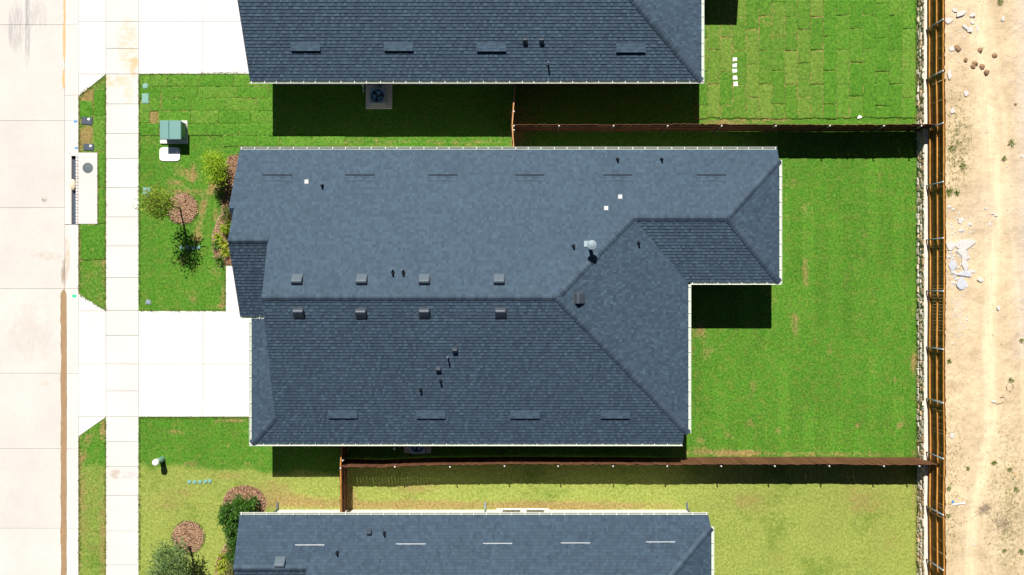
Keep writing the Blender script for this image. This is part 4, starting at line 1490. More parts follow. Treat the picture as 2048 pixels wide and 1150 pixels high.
a = px(731.5, 217, .1); b = px(784, 158, .1)
pad(a[0], b[0], a[1], b[1], .10, 'square concrete pad under the upper house air conditioner')
c_ = px(752, 190, .8)
ac_unit(c_[0] + .06, c_[1] - .02, 'grey air conditioner with round fan below the upper house eave')
m = MB(); m.tube([(c_[0] + .05, NS + .42, .95), (c_[0] + .22, NS + .1, .7), (c_[0] + .36, c_[1] + .35, .42), (c_[0] + .40, c_[1] + .1, .35)], .03, 8)
tag(m.build('refrigerant_line', MAT['black']), 'black insulated pipe from the upper house wall to its air conditioner', 'pipe')
a = px(808, 906.5, .1); b = px(862, 850, .1)
pad(a[0], b[0], a[1], b[1], .10, 'concrete pad half hidden under the main house eave')
c_ = px(834.5, 893, .8)
ac_unit(c_[0], c_[1] + .02, 'grey air conditioner half hidden under the main house eave')
m = MB(); q = px(789, 898, 1.6)
m.lathe([(.045, 0), (.05, .02), (.035, .05), (.02, .09)], 12, (q[0], q[1], 1.62)); m.tube([(q[0], q[1] + .5, 1.66), (q[0], q[1], 1.66)], .018, 8)
tag(m.build('wall_lamp', MAT['white']), 'small white fixture sticking out below the main house eave', 'lamp')

# ------------------------------------------------------------------ street and utility things
# storm inlet
A = px(157, 448); B = px(195.5, 305.5)
inl = root('storm_inlet', ((A[0] + B[0]) / 2, (A[1] + B[1]) / 2, 0), 'white concrete storm drain inlet with round lid and dark kerb opening', 'storm drain')
m = MB(); m.box(A[0] - .02, B[0], A[1], B[1], -.2, .045, .012); m.build('inlet_slab', MAT['kerb'], inl)
x140, x152 = px(140.5, 0)[0], px(152, 0)[0]
yb_, yt_ = px(0, 448)[1], px(0, 312)[1]
m = MB()
m.box(kx0 + .003, x140, A[1], B[1], ZR - .15, ZR - .004)
m.box(x152, A[0] - .021, A[1], B[1], -.25, .038, .008)
m.box(x140, x152, yt_, B[1], -.25, .030, .008)
m.build('throat_kerb', MAT['kerb'], inl)
m = MB()
m.add([(x140, yb_, -.75), (x152, yb_, -.75), (x152, yt_, -.75), (x140, yt_, -.75), (x140, yb_, ZR - .01), (x152, yb_, .02), (x152, yt_, .02), (x140, yt_, ZR - .01)],
      [(0, 1, 2, 3), (0, 1, 5, 4), (1, 2, 6, 5)[::-1], (2, 3, 7, 6)[::-1], (3, 0, 4, 7)[::-1]])
m.build('opening', MAT['void'], inl)
m = MB(); m.box(x140 + .02, x152 - .02, yb_ + .02, yt_ - .02, -.2, -.17); m.build('debris_screen', MAT['darklid'], inl)
cx_, cy_ = px(176.5, 336)
m = MB(); m.lathe([(.245, .0), (.245, .052), (.225, .056), (.215, .050), (.10, .054), (.06, .058), (.03, .058)], 28, (cx_, cy_, .0)); m.build('manhole_lid', MAT['iron'], inl)
for i in range(22):
    y = yb_ + (yt_ - yb_) * (i + .5) / 22 + random.uniform(-.02, .02)
    m = MB(); m.tube([(x152 - .02, y, .052), (A[0] + .02, y + random.uniform(-.02, .02), .052)], .006, 5); m.build('rebar', MAT['darklid'], inl)
m = MB(); m.tube([(A[0] + .0, yb_, .053), (A[0] + .0, yt_, .053)], .005, 5); m.build('rebar', MAT['darklid'], inl)
q = P(146, 370)
m = MB()
bm_v = []
n = 12
for j in range(7):
    t = -math.pi / 2 + math.pi * j / 6
    for k in range(n):
        a = 2 * math.pi * k / n
        s = 1 + .45 * mnoise.noise((math.cos(a) * 2.2, math.sin(a) * 2.2, t * 2)) + .2 * mnoise.noise((math.cos(a) * 6, math.sin(a) * 6, t * 5))
        bm_v.append((q.x + .15 * math.cos(t) * math.cos(a) * s, q.y + .27 * math.cos(t) * math.sin(a) * s, .0 + .12 * math.sin(t)))
m.add(bm_v, [(j * n + k, j * n + (k + 1) % n, (j + 1) * n + (k + 1) % n, (j + 1) * n + k) for j in range(6) for k in range(n)])
tag(m.build('sandbag', plain('burlap', (.66, .55, .40), .95, var=.15, scale=25, bump=.01), smooth=True), 'pale tan sandbag lying across the storm drain opening', 'sandbag')


def lidbox(name, x, y, w_, h_, rot, mat, label, cat, group=None, round_=False, dot=None, z=.045):
    q = P(x, y)
    r_ = root(name, q, label, cat, group)
    T = Matrix.Translation(q) @ Matrix.Rotation(R(rot), 4, 'Z')
    s = H / F
    m = MB()
    if round_:
        m.lathe([(w_ * s / 2, -.05), (w_ * s / 2, z - .006), (w_ * s / 2 - .012, z)], 18)
    else:
        m.box(-w_ * s / 2, w_ * s / 2, -h_ * s / 2, h_ * s / 2, -.05, z, .012)
    m.build('lid', MAT[mat], r_, M=T)
    m = MB()
    if round_: m.lathe([(w_ * s / 2 + .015, -.05), (w_ * s / 2 + .015, z - .02)], 18)
    else: m.box(-w_ * s / 2 - .02, w_ * s / 2 + .02, -h_ * s / 2 - .02, h_ * s / 2 + .02, -.05, z - .016)
    m.build('rim', MAT[mat], r_, M=T)
    if dot:
        m = MB(); m.lathe([(.06, z - .01), (.06, z + .012), (.045, z + .02)], 14, (dot[0] * s, dot[1] * s, 0)); m.build('sensor', MAT['white'], r_, M=T)
    return r_


lidbox('meter_box', 174.5, 242, 20, 13, -4, 'darklid', 'dark water meter box in the grass strip just below the upper apron', 'meter box', 'dark water meter boxes', dot=(3.5, 3.5))
lidbox('meter_box', 178, 294.5, 19, 12, -3, 'darklid', 'dark water meter box in the grass strip just above the storm drain', 'meter box', 'dark water meter boxes', dot=(4, 2.5))
lidbox('utility_box', 291, 172, 10.5, 10, 0, 'lid', 'round pale teal utility lid by the sidewalk, uppermost', 'utility box', round_=True)
lidbox('utility_box', 291, 197, 12, 18, 0, 'lid', 'rectangular pale teal utility lid just below the round one', 'utility box')
lidbox('utility_box', 293.5, 384, 13, 17, -4, 'lid', 'rectangular pale teal utility lid beside the thin young tree', 'utility box')
lidbox('utility_box', 297, 604, 8, 7, -8, 'galv', 'small grey metal box in the grass near the driveway corner', 'utility box')
for i, (x, y) in enumerate(((363, 495), (375, 495), (386.5, 496), (397, 495))):
    lidbox('irrigation_valve', x, y, 7, 7, 0, 'lid', ('leftmost', 'second from left', 'third from left', 'rightmost')[i] + ' of four teal valve lids in the tree shadow', 'valve lid', 'four teal valve lids', True)
for i, (x, y) in enumerate(((379, 963.5), (389.5, 964), (400, 963.5), (411, 962.5), (420, 962))):
    lidbox('irrigation_valve', x, y, 7, 7, 0, 'lid', ('leftmost', 'second from left', 'middle', 'fourth from left', 'rightmost')[i] + ' of five teal valve lids in the yellowish front lawn', 'valve lid', 'five teal valve lids', True)
for i, (x, y) in enumerate(((1470, 119), (1469.5, 131.5), (1469.5, 142), (1470, 155), (1471, 168))):
    lidbox('irrigation_valve', x, y, 7.5, 7, 5, 'white', ('topmost', 'second from top', 'middle', 'fourth from top', 'lowest')[i] + ' of five white valve lids in the sod yard', 'valve lid', 'five white valve lids', False)

# transformer
tp = px(341, 262.5, .85)
a0, a1 = px(319.5, 0, .85)[0], px(362, 0, .85)[0]
b1, b0 = px(0, 241, .85)[1], px(0, 279, .85)[1]
tr = root('transformer', ((a0 + a1) / 2, (b0 + b1) / 2, 0), 'green metal electrical transformer box on a concrete pad in the lawn', 'transformer')
m = MB(); m.box(a0 + .02, a1 - .02, b0 + .16, b1 - .02, .08, .78); m.build('cabinet', MAT['teal'], tr)
xm = a0 + (a1 - a0) * .43
for xa, xb in ((a0, xm - .004), (xm + .004, a1)):
    m = MB(); m.box(xa, xb, b0, b1, .78, .86, .025); m.build('hood', MAT['teal'], tr)
m = MB(); m.box(xm - .2, xm + .2, b0 + .145, b0 + .16, .2, .7); m.build('door', MAT['teal'], tr)
a = px(320, 287, .08); b = px(374.5, 241, .08)
pad(a[0], b[0], a[1], b[1], .08, 'concrete pad under the green transformer box')
a = px(319, 322, .03); b = px(360, 294.5, .03)
m = MB(); n = 28; pts = []
for k in range(n):
    t = 2 * math.pi * k / n; c, s = math.cos(t), math.sin(t)
    pts.append(((a[0] + b[0]) / 2 + (b[0] - a[0]) / 2 * math.copysign(abs(c) ** .38, c), (a[1] + b[1]) / 2 + (b[1] - a[1]) / 2 * math.copysign(abs(s) ** .38, s)))
m.prism(pts, -.05, .04)
tag(m.build('vault_cover', MAT['white']), 'white rounded utility vault cover in the grass below the transformer', 'vault cover')

# pedestal: green tube with white cap
q = P(324.5, 918.5)
pd = root('utility_pedestal', q, 'round green utility pedestal with white cap in the front lawn', 'utility pedestal')
m = MB(); m.lathe([(.15, -.05), (.14, 0), (.12, .70)], 18); m.build('tube', MAT['lid'] if False else plain('pedestal_green', (.12, .25, .17), .5), pd, True, Matrix.Translation(q))
m = MB(); m.lathe([(.14, .68), (.155, .72), (.15, .86), (.12, .90), (.04, .92)], 18); m.build('cap', MAT['white'], pd, False, Matrix.Translation(q))
# white stone in the sod yard
# ------------------------------------------------------------------ rocks


def rock_mesh(seed, flat=.6, angular=True):
    import bmesh
    bm = bmesh.new()
    r_ = random.Random(seed); o = Vector((r_.uniform(0, 99), r_.uniform(0, 99), 0))
    if angular:
        for _ in range(15):
            a = r_.uniform(0, 6.283); k = r_.uniform(.36, .56)
            bm.verts.new((k * math.cos(a), k * math.sin(a), r_.choice((-.3, .3, .3)) * r_.uniform(.6, 1.0)))
        ret = bmesh.ops.convex_hull(bm, input=bm.verts)
        bmesh.ops.delete(bm, geom=[g_ for g_ in ret['geom_interior'] if isinstance(g_, bmesh.types.BMVert)], context='VERTS')
        bmesh.ops.subdivide_edges(bm, edges=bm.edges[:], cuts=1, use_grid_fill=True)
        for v in bm.verts:
            v.co *= 1 + .12 * mnoise.noise(v.co * 5 + o)
    else:
        bmesh.ops.create_icosphere(bm, subdivisions=2, radius=.5)
        for v in bm.verts:
            v.co *= 1 + .35 * mnoise.noise(v.co * 2.4 + o) + .12 * mnoise.noise(v.co * 6 + o)
            v.co.z *= flat
    me = bpy.data.meshes.new('rock'); bm.to_mesh(me); bm.free()
    return me


ROCKS = {}


def rock(x, y, w_, h_, hz, rot, mat, label, cat='rock', name='rock', group=None, z=None, seed=None):
    q = P(x, y, ZD if z is None else z)
    s = (H - q.z) / F
    k = (mat, (seed if seed is not None else random.randrange(6)))
    if k not in ROCKS:
        me = rock_mesh(k[1] + 17, .8, mat != 'clod'); me.materials.append(MAT[mat]); ROCKS[k] = me
    if z is None:
        q.z = float(dirt_z(np.array([[q.x]]), np.array([[q.y]]))[0, 0])
    o = link(name, ROCKS[k], None, None, Matrix.Translation((q.x, q.y, q.z + hz * .06)) @ Matrix.Rotation(R(rot), 4, 'Z') @ Matrix.Diagonal((w_ * s * 1.2, h_ * s * 1.2, hz, 1)))
    return tag(o, label, cat, group)


gw = 'pale rubble chunks along the rear fence'
for x, y, w_, h_, hz, rot, mt, lb in (
    (1922, 27, 20, 10, .25, 25, 'chunk', 'largest white rubble chunk near the top of the dirt lot'),
    (1909, 21, 11, 7, .2, -20, 'chunk', 'white rubble chunk just left of the largest one at the top'),
    (1944.5, 31, 11, 9, .2, 10, 'chunk', 'white rubble chunk just right of the largest one at the top'),
    (1896, 42, 16, 9, .2, 5, 'chunk', 'white rubble chunk touching the fence near the top'),
    (1929, 55, 12, 8, .22, -40, 'chunk', 'tilted white rubble chunk, left of a pair below the largest one'),
    (1939, 60, 13, 10, .22, -25, 'chunk', 'white rubble chunk, right of a pair below the largest one'),
    (1945, 45, 8, 5, .12, 10, 'chunk', 'small white stone just above the tilted pair'),
    (1956.5, 52, 4, 20, .08, 5, 'chunk', 'slim white board shaped stone standing apart on the tan dirt'),
    (2004.5, 38, 8, 9, .18, 0, 'chunk', 'lone white stone at the right edge of the upper dirt track'),
    (1902, 98, 11, 10, .18, 0, 'chunk', 'white stone beside the largest brown clod'),
    (1897, 150, 9, 17, .25, 10, 'chunk', 'white rubble block against the fence below the brown clods'),
    (1932, 187, 10, 9, .18, 0, 'chunk', 'white stone below the brown clods, by the first weeds'),
    (1905, 222, 11, 9, .2, 0, 'chunk', 'white stone among the upper weeds beside the fence'),
    (1921, 441, 16, 9, .16, 40, 'chunk', 'pale grey rock a little above the big rubble pile'),
    (1929, 489, 42, 16, .22, 12, 'chunk', 'broad white slab at the top of the big rubble pile'),
    (1926, 508, 26, 18, .24, -30, 'chunk', 'angular white slab in the middle of the big rubble pile'),
    (1900, 492, 18, 14, .2, 0, 'chunk', 'white slab against the fence at the top of the rubble pile'),
    (1905, 530, 20, 18, .2, 20, 'bluerock', 'grey broken slab on the fence side of the rubble pile'),
    (1929, 528, 14, 24, .22, 20, 'chunk', 'narrow white slab on the right of the rubble pile'),
    (1930, 548, 26, 14, .22, 5, 'bluerock', 'blue-grey slab at the lower end of the rubble pile'),
    (1925, 566, 18, 26, .22, -15, 'bluerock', 'rounded blue-grey slab lowest in the rubble pile'),
    (1908, 545, 14, 9, .16, -30, 'chunk', 'small white block left of the blue-grey slabs'),
    (1961, 559, 11, 10, .2, -20, 'chunk', 'round white stone right of the rubble pile'),
    (1944, 543, 12, 8, .1, 0, 'chunk', 'flat white fragment between rubble pile and round stone'),
    (1981, 448, 10, 4, .08, 35, 'chunk', 'small bright stick shaped stone above the round white one'),
    (1971, 417, 6, 5, .1, 0, 'chunk', 'left one of three pebbles in the middle dirt track'),
    (1986, 427, 6, 5, .1, 0, 'chunk', 'middle one of three pebbles in the middle dirt track'),
    (1994, 431, 6, 5, .1, 0, 'chunk', 'right one of three pebbles in the middle dirt track'),
    (1997, 616, 7, 7, .14, 0, 'chunk', 'single white stone right of the smooth track, mid height'),
    (1904, 871, 9, 9, .12, 0, 'chunk', 'round white stone near the fence above the lower fence corner'),
    (2044, 312, 6, 6, .12, 0, 'chunk', 'small white stone at the right picture edge'),
    (1989, 803, 8, 5, .1, 0, 'chunk', 'small white stone at the end of a thin wire loop'),
    (1948, 1089, 5, 5, .1, 0, 'chunk', 'tiny white stone in the lower dark track')):
    rock(x, y, w_, h_, hz, rot, mt, lb, group=gw)
gc = 'brown dirt clods near the top of the dirt lot'
for x, y, w_, h_, lb in ((1914, 97.5, 10, 13, 'largest brown clod, left of the others'), (1961.5, 99.5, 10, 9, 'brown clod alone, above the middle of the group'), (1989.5, 111, 9, 10, 'rightmost brown clod, in the track'),
                     (1930.5, 120.5, 8, 7, 'small brown clod left of the close pair'), (1950, 127, 8, 10, 'upper clod of the close pair'), (1945.5, 133, 9, 9, 'lower clod of the close pair, pale centre'),
                     (1965, 133, 11, 10, 'brown clod right of the close pair'), (1974.5, 144, 9, 9, 'lowest brown clod on the dirt'), (2031, 208.5, 5, 5, 'tiny reddish clod near the right picture edge')):
    rock(x, y, w_, h_, .22 if w_ > 6 else .1, random.uniform(0, 90), 'clod', lb + ' near the fence' if 'largest' in lb else lb, 'dirt clod', 'dirt_clod', gc)
rock(1719, 234.5, 9, 7, .14, 35, 'white', 'white stone lying in the sod yard just above the fence', z=.02)
# pvc stick and blue scrap
q0 = P(1905, 1009, ZD + .05); q1 = P(1930, 1006, ZD + .05)
m = MB(); m.tube([q0, q1], .035, 8); tag(m.build('plastic_pipe', MAT['white']), 'short white plastic pipe lying on the dirt near the fence', 'pipe')
rock(1904.5, 1003, 4, 6, .1, 0, 'bluep', 'bright blue plastic scrap beside the white pipe', 'scrap', 'plastic_scrap')
rock(2031, 948, 5, 8, .06, 10, 'sand', 'tan scrap of board on the weedy dirt', 'scrap', 'wood_scrap')


def wire(pts, label):
    m = MB(); m.tube([P(x, y, ZD + .05) for x, y in pts], .012, 5); tag(m.build('wire', MAT['twig']), label, 'wire')


wire([(2017, 766), (2013, 772), (2014, 779), (2021, 782), (2027, 776), (2026, 768)], 'open bent wire loop below a small weed on the dirt')
wire([(1990, 805), (1998, 807), (2007, 804), (2012, 798), (2008, 793), (2001, 794)], 'curved wire lying on the dirt beside a white stone')

# scattered pebbles (nobody could count them)
V = []; FS = []
r_ = random.Random(4)
base = [(.5, 0, 0), (-.5, 0, 0), (0, .5, 0), (0, -.5, 0), (0, 0, .4)]
pebs = []
for _ in range(1700):
    t = r_.random()
    if t < .30: x, y = r_.gauss(2050, 18), r_.uniform(-60, 760)
    elif t < .42: x, y = r_.gauss(1917, 9), r_.gauss(620, 45)
    elif t < .60: x, y = r_.gauss(1918, 18), r_.gauss(505, 45)
    elif t < .70: x, y = r_.gauss(1920, 18), r_.gauss(45, 35)
    else: x, y = r_.uniform(1893, 2070), r_.uniform(-40, 1190)
    if x < 1893: continue
    pebs.append((x, y, r_.choice((.05, .08, .11, .15)) if .42 <= t < .60 and r_.random() < .22 else r_.choice((.015, .02, .025, .03, .04, .06) if t < .7 else (.012, .015, .02, .025))))
pq = np.array([(*px(x, y, ZD), s) for x, y, s in pebs])
pz = dirt_z(pq[None, :, 0], pq[None, :, 1])[0]
for (x, y, s), z in zip(pq, pz):
    b = len(V); a = r_.uniform(0, 3); c, sn = math.cos(a), math.sin(a); k = r_.uniform(.6, 1.2)
    for vx, vy, vz in base:
        V.append((x + (vx * c - vy * k * sn) * s * 1.6, y + (vx * sn + vy * k * c) * s * 1.6, z + vz * s))
    FS += [(b, b + 2, b + 4), (b + 2, b + 1, b + 4), (b + 1, b + 3, b + 4), (b + 3, b, b + 4)]
me = bpy.data.meshes.new('gravel'); me.from_pydata(V, [], FS); me.materials.append(MAT['chunk'])
tag(link('gravel', me), 'small pale stones scattered over the dirt lot', 'gravel', kind='stuff')

# ------------------------------------------------------------------ vegetation


def leaves_mesh(name, pts, size, mat, r_, up=.35, asp=.5, tone=None):
    """pts: list of (position, outward direction)"""
    n = len(pts)
    V = np.zeros((n, 4, 3)); T = np.zeros(n)
    for i, (p, o) in enumerate(pts):
        d = (Vector((r_.gauss(0, 1), r_.gauss(0, 1), r_.gauss(0, .6))) + o * .8).normalized()
        nn = (Vector((r_.gauss(0, .7), r_.gauss(0, .7), 1)) * up + Vector((r_.gauss(0, 1), r_.gauss(0, 1), r_.gauss(0, 1))) * (1 - up)).normalized()
        s = d.cross(nn)
        if s.length < .05: s = d.orthogonal()
        s.normalize()
        L = size * r_.uniform(.7, 1.35); w_ = L * asp
        for k, q in enumerate((p, p + d * L * .5 + s * w_ * .5, p + d * L, p + d * L * .5 - s * w_ * .5)):
            V[i, k] = q
        T[i] = min(1, max(0, r_.gauss(.45 if tone is None else tone(p), .22)))
    me = bpy.data.meshes.new(name)
    idx = np.arange(4 * n).reshape(n, 4)
    me.from_pydata(V.reshape(-1, 3).tolist(), [], idx.tolist())
    at = me.attributes.new('tone', 'FLOAT', 'FACE'); at.data.foreach_set('value', T)
    me.materials.append(mat)
    return me


def crown_pts(r_, c, rx, rz, nclump, per, spread):
    out = []
    c = Vector(c)
    cl = []
    for _ in range(nclump):
        d = Vector((r_.gauss(0, 1), r_.gauss(0, 1), r_.gauss(0, 1))).normalized()
        k = r_.random() ** .45
        q = c + Vector((d.x * rx * k, d.y * rx * k, d.z * rz * k))
        cl.append(q)
        for _ in range(int(per * r_.uniform(.5, 1.5))):
            o = Vector((r_.gauss(0, 1), r_.gauss(0, 1), r_.gauss(0, .8)))
            p = q + o * spread
            out.append((p, (p - c).normalized()))
    return out, cl


def tree(px_, py_, label, h0, h1, rx, nclump, per, leaf, size, spread, seed, stem=.045, lean=(0, 0)):
    q = P(px_, py_)
    r_ = random.Random(seed)
    t = root('tree', q, label, 'tree')
    c = Vector((q.x + lean[0], q.y + lean[1], (h0 + h1) / 2))
    pts, cl = crown_pts(r_, c, rx, (h1 - h0) / 2, nclump, per, spread)
    m = MB()
    top = Vector((c.x, c.y, h1 - .4))
    m.tube([q + Vector((0, 0, -.05)), q + Vector((.02, -.01, h0 * .6)), q.lerp(top, .62) + Vector((.03, .02, 0)), top], [stem * 1.25, stem, stem * .7, .012], 8)
    m.build('trunk', MAT['bark'], t, True)
    m = MB()
    for e in cl[::2]:
        f = r_.uniform(.35, .75)
        b0 = q.lerp(top, max(.28, min(.9, (e.z - .5) / h1 * .9)))
        mid = b0.lerp(e, .5) + Vector((r_.gauss(0, .05), r_.gauss(0, .05), .05))
        m.tube([b0, mid, e], [.018, .011, .005], 5, False)
    m.build('branches', MAT['bark'], t, True)
    hi = lambda p: .42
    link('crown', leaves_mesh('crown', pts, size, LEAF[leaf], r_, .72, .5, hi), t)
    return t


def mulch_disc(x, y, rx, label, seed, polys=None):
    m = MB(); n = 48; q = P(x, y) if polys is None else None
    r_ = random.Random(seed)
    if polys is None:
        pts = []
        for k in range(n):
            a = 2 * math.pi * k / n
            rr = rx * H / F * (1 + .07 * mnoise.noise((math.cos(a) * 2, math.sin(a) * 2, seed)) + .04 * mnoise.noise((math.cos(a) * 9, math.sin(a) * 9, seed)))
            pts.append((q.x + rr * math.cos(a), q.y + rr * math.sin(a)))
    else:
        pts = [px(*p) for p in polys]
        # smooth the outline
        for _ in range(2):
            pts = [((a[0] * .75 + b[0] * .25, a[1] * .75 + b[1] * .25), (a[0] * .25 + b[0] * .75, a[1] * .25 + b[1] * .75)) for a, b in zip(pts, pts[1:] + pts[:1])]
            pts = [p for pr in pts for p in pr]
        n = len(pts)
    cx = sum(p[0] for p in pts) / n; cy = sum(p[1] for p in pts) / n
    rings = [(1.0, -.03), (.97, .035), (.6, .06), (.25, .07)]
    v = []
    for k_, z in rings:
        v += [(cx + (p[0] - cx) * k_, cy + (p[1] - cy) * k_, z + (r_.uniform(-.012, .012) if z > 0 else 0)) for p in pts]
    fs = [(i * n + k, i * n + (k + 1) % n, (i + 1) * n + (k + 1) % n, (i + 1) * n + k) for i in range(3) for k in range(n)] + [tuple(range(3 * n, 4 * n))]
    m.add(v, fs)
    o = m.build('mulch_bed', MAT['mulch'])
    for p_ in o.data.polygons: pass
    # loose chips on it
    chips = MB()
    for _ in range(int(800 * (1 if polys is None else 1.2))):
        k = r_.randrange(n); f = r_.random() ** .5 * 1.06
        x_, y_ = cx + (pts[k][0] - cx) * f, cy + (pts[k][1] - cy) * f
        a = r_.uniform(0, 3.14); l_ = r_.uniform(.012, .038); w_ = r_.uniform(.005, .012); z = (.055 if f < .96 else .02) + r_.uniform(0, .03)
        dx, dy = math.cos(a) * l_, math.sin(a) * l_; ex, ey = -math.sin(a) * w_, math.cos(a) * w_
        tz = r_.uniform(-.015, .015)
        chips.add([(x_ - dx - ex, y_ - dy - ey, z - tz), (x_ + dx - ex, y_ + dy - ey, z + tz), (x_ + dx + ex, y_ + dy + ey, z + tz), (x_ - dx + ex, y_ - dy + ey, z - tz)], [(0, 1, 2, 3)])
    ch = chips.build('wood_chips', MAT['chips'], o); ch['kind'] = 'stuff'
    tag(o, label, 'mulch bed')
    return o


MAT['chips'] = plain('wood_chip', (.46, .30, .19), .9, var=.5, scale=18)
mulch_disc(364.5, 417, 30.5, 'round mulch ring at the foot of the thin young tree', 3)
mulch_disc(376.5, 1074, 32, 'round mulch ring at the foot of the grey-green tree', 4)
mulch_disc(0, 0, 0, 'curved mulch bed along the front of the main house', 5, [(500, 307.5), (456, 307.5), (450, 330), (436, 355), (435, 378), (443, 400), (446, 420), (436, 440), (426, 462), (424, 490), (428, 512), (436, 530), (455, 532), (500, 532)])
mulch_disc(0, 0, 0, 'curved mulch bed with dark shrubs at the lower house corner', 6, [(535, 1010), (528, 985), (505, 970), (476, 970), (455, 980), (445, 1000), (446, 1030), (457, 1060), (455, 1085), (440, 1105), (430, 1130), (427, 1200), (500, 1200), (500, 1040), (525, 1030)])

tree(361.5, 417, 'thin young tree with sparse yellow-green crown leaning over the sidewalk edge', 1.75, 4.1, .68, 40, 46, 'tree', .095, .16, 21, .035)
tree(380, 1093, 'grey-green bushy young tree at the lower left edge', 1.2, 3.9, .86, 48, 74, 'oak', .105, .17, 22, .05)


def shrub(name, x, y, label, h, rx, ry, leaf, nclump, per, size, spread, seed, z0=.1, group=None):
    q = P(x, y)
    r_ = random.Random(seed)
    t = root(name, q, label, 'shrub', group)
    c = Vector((q.x, q.y, z0 + (h - z0) * .52))
    pts = []; cl = []
    for _ in range(nclump):
        d = Vector((r_.gauss(0, 1), r_.gauss(0, 1), r_.gauss(0, 1))).normalized(); k = r_.random() ** .4
        e = c + Vector((d.x * rx * k, d.y * ry * k, d.z * (h - z0) * .5 * k)); cl.append(e)
        for _ in range(int(per * r_.uniform(.6, 1.4))):
            p = e + Vector((r_.gauss(0, 1), r_.gauss(0, 1), r_.gauss(0, .8))) * spread
            p.z = max(p.z, .04)
            pts.append((p, (p - c).normalized()))
    m = MB()
    for e in cl[::2]:
        m.tube([q + Vector((r_.gauss(0, .04), r_.gauss(0, .04), 0)), q.lerp(e, .55) + Vector((r_.gauss(0, .04), r_.gauss(0, .04), .06)), e], [.016, .011, .005], 5, False)
    m.build('stems', MAT['bark'], t, True)
    link('foliage', leaves_mesh('foliage', pts, size, LEAF[leaf], r_, .62, .55), t)
    return t


shrub('shrub', 447, 340, 'bright lime green shrub tree at the upper front corner of the main house', 2.0, .50, .72, 'lime', 30, 75, .085, .14, 31, .5)
shrub('shrub', 458, 428, 'olive bush half under the front roof edge of the main house', .9, .22, .42, 'olive', 14, 45, .07, .1, 32)
shrub('shrub', 459, 455, 'small bright green bush at the front wall above the strap plants', .8, .2, .22, 'lime', 8, 40, .07, .09, 33)
shrub('shrub', 446, 385, 'small dark bush in the shadow of the lime green shrub', .6, .22, .3, 'dark', 10, 40, .07, .09, 34)
shrub('shrub', 498, 1008, 'largest dark green holly shrub at the lower house corner, right one', 1.2, .62, .42, 'dark', 26, 70, .11, .095, 35, group='dark holly shrubs')
shrub('shrub', 474, 1020, 'dark green holly shrub at the lower house corner, left one', 1.2, .52, .48, 'dark', 24, 70, .11, .095, 36, group='dark holly shrubs')
shrub('shrub', 476, 1046, 'dark green holly shrub touching the lower house gutter corner', 1.1, .46, .42, 'dark', 20, 65, .11, .095, 37, group='dark holly shrubs')
shrub('shrub', 477, 1066, 'narrow dark shrub squeezed beside the lower house, upper one', .9, .30, .32, 'dark', 14, 55, .08, .11, 38, group='dark holly shrubs')
shrub('shrub', 476, 1085, 'narrow dark shrub squeezed beside the lower house, middle one', .9, .26, .32, 'dark', 14, 55, .08, .11, 39, group='dark holly shrubs')
shrub('shrub', 474, 1102, 'narrow dark shrub squeezed beside the lower house, lowest one', .9, .26, .30, 'dark', 14, 55, .08, .11, 40, group='dark holly shrubs')
shrub('shrub', 471, 1135, 'pinkish olive shrub beside the yellow strap plant', .7, .24, .4, 'olive', 12, 45, .07, .1, 41)


def strap_plant(x, y, label, h, rad, n, leaf, seed, group=None, w_=.035):
    q = P(x, y, .05)
    r_ = random.Random(seed)
    V = []; FS = []; T = []
    for i in range(n):
        a = r_.uniform(0, 6.283); d = Vector((math.cos(a), math.sin(a), 0)); s = Vector((-d.y, d.x, 0))
        L = rad * r_.uniform(.6, 1.15); hh = h * r_.uniform(.5, 1.1); b = len(V)
        for t, ww in ((0, .7), (.35, 1), (.7, .75), (1, .08)):
            p = d * (L * t) + Vector((0, 0, hh * (1.9 * t - 1.25 * t * t)))
            V += [p - s * w_ * ww * .5, p + s * w_ * ww * .5]
        FS += [(b, b + 1, b + 3, b + 2), (b + 2, b + 3, b + 5, b + 4), (b + 4, b + 5, b + 7, b + 6)]
        T += [min(1, max(0, r_.gauss(.55, .25)))] * 3
    me = bpy.data.meshes.new('strap_plant'); me.from_pydata([tuple(v) for v in V], [], FS)
    at = me.attributes.new('tone', 'FLOAT', 'FACE'); at.data.foreach_set('value', T)
    me.materials.append(LEAF[leaf])
    o = link('strap_plant', me, None, None, Matrix.Translation(q))
    return tag(o, label, 'plant', group)


gp = 'strap leaved plants in the front bed'
for i, (x, y, lf, lb) in enumerate(((438, 476, 'lime', 'upper left green strap leaved plant in the front bed'), (449, 488, 'spike', 'bright yellow-green strap leaved plant beside the roof edge, upper'),
                                (453, 505, 'spike', 'bright yellow-green strap leaved plant beside the roof edge, lower'), (436, 490, 'dark', 'dark green strap leaved plant left of the bright ones'),
                                (442, 521, 'dark', 'lowest dark strap leaved plant at the end of the front bed'), (455, 462, 'lime', 'green strap leaved plant under the porch gable corner'))):
    strap_plant(x, y, lb, .35, .30, 34, lf, 50 + i, gp)
for i, (x, y, lb) in enumerate(((449, 1117, 'upper yellow-green strap leaved plant beside the lower house'), (447, 1136, 'lower yellow-green strap leaved plant beside the lower house'))):
    strap_plant(x, y, lb, .45, .42, 46, 'spike', 60 + i, 'yellow strap plants by the lower house')


def weed(x, y, label, rad, n, seed, leaf='weed', h=.12):
    o = strap_plant(x, y, label, h, rad, n, leaf, seed, 'weeds on the dirt lot', .03)
    o.name = 'weed'; q = P(x, y, ZD)
    z = float(dirt_z(np.array([[q.x]]), np.array([[q.y]]))[0, 0])
    o.location = (q.x, q.y, z)


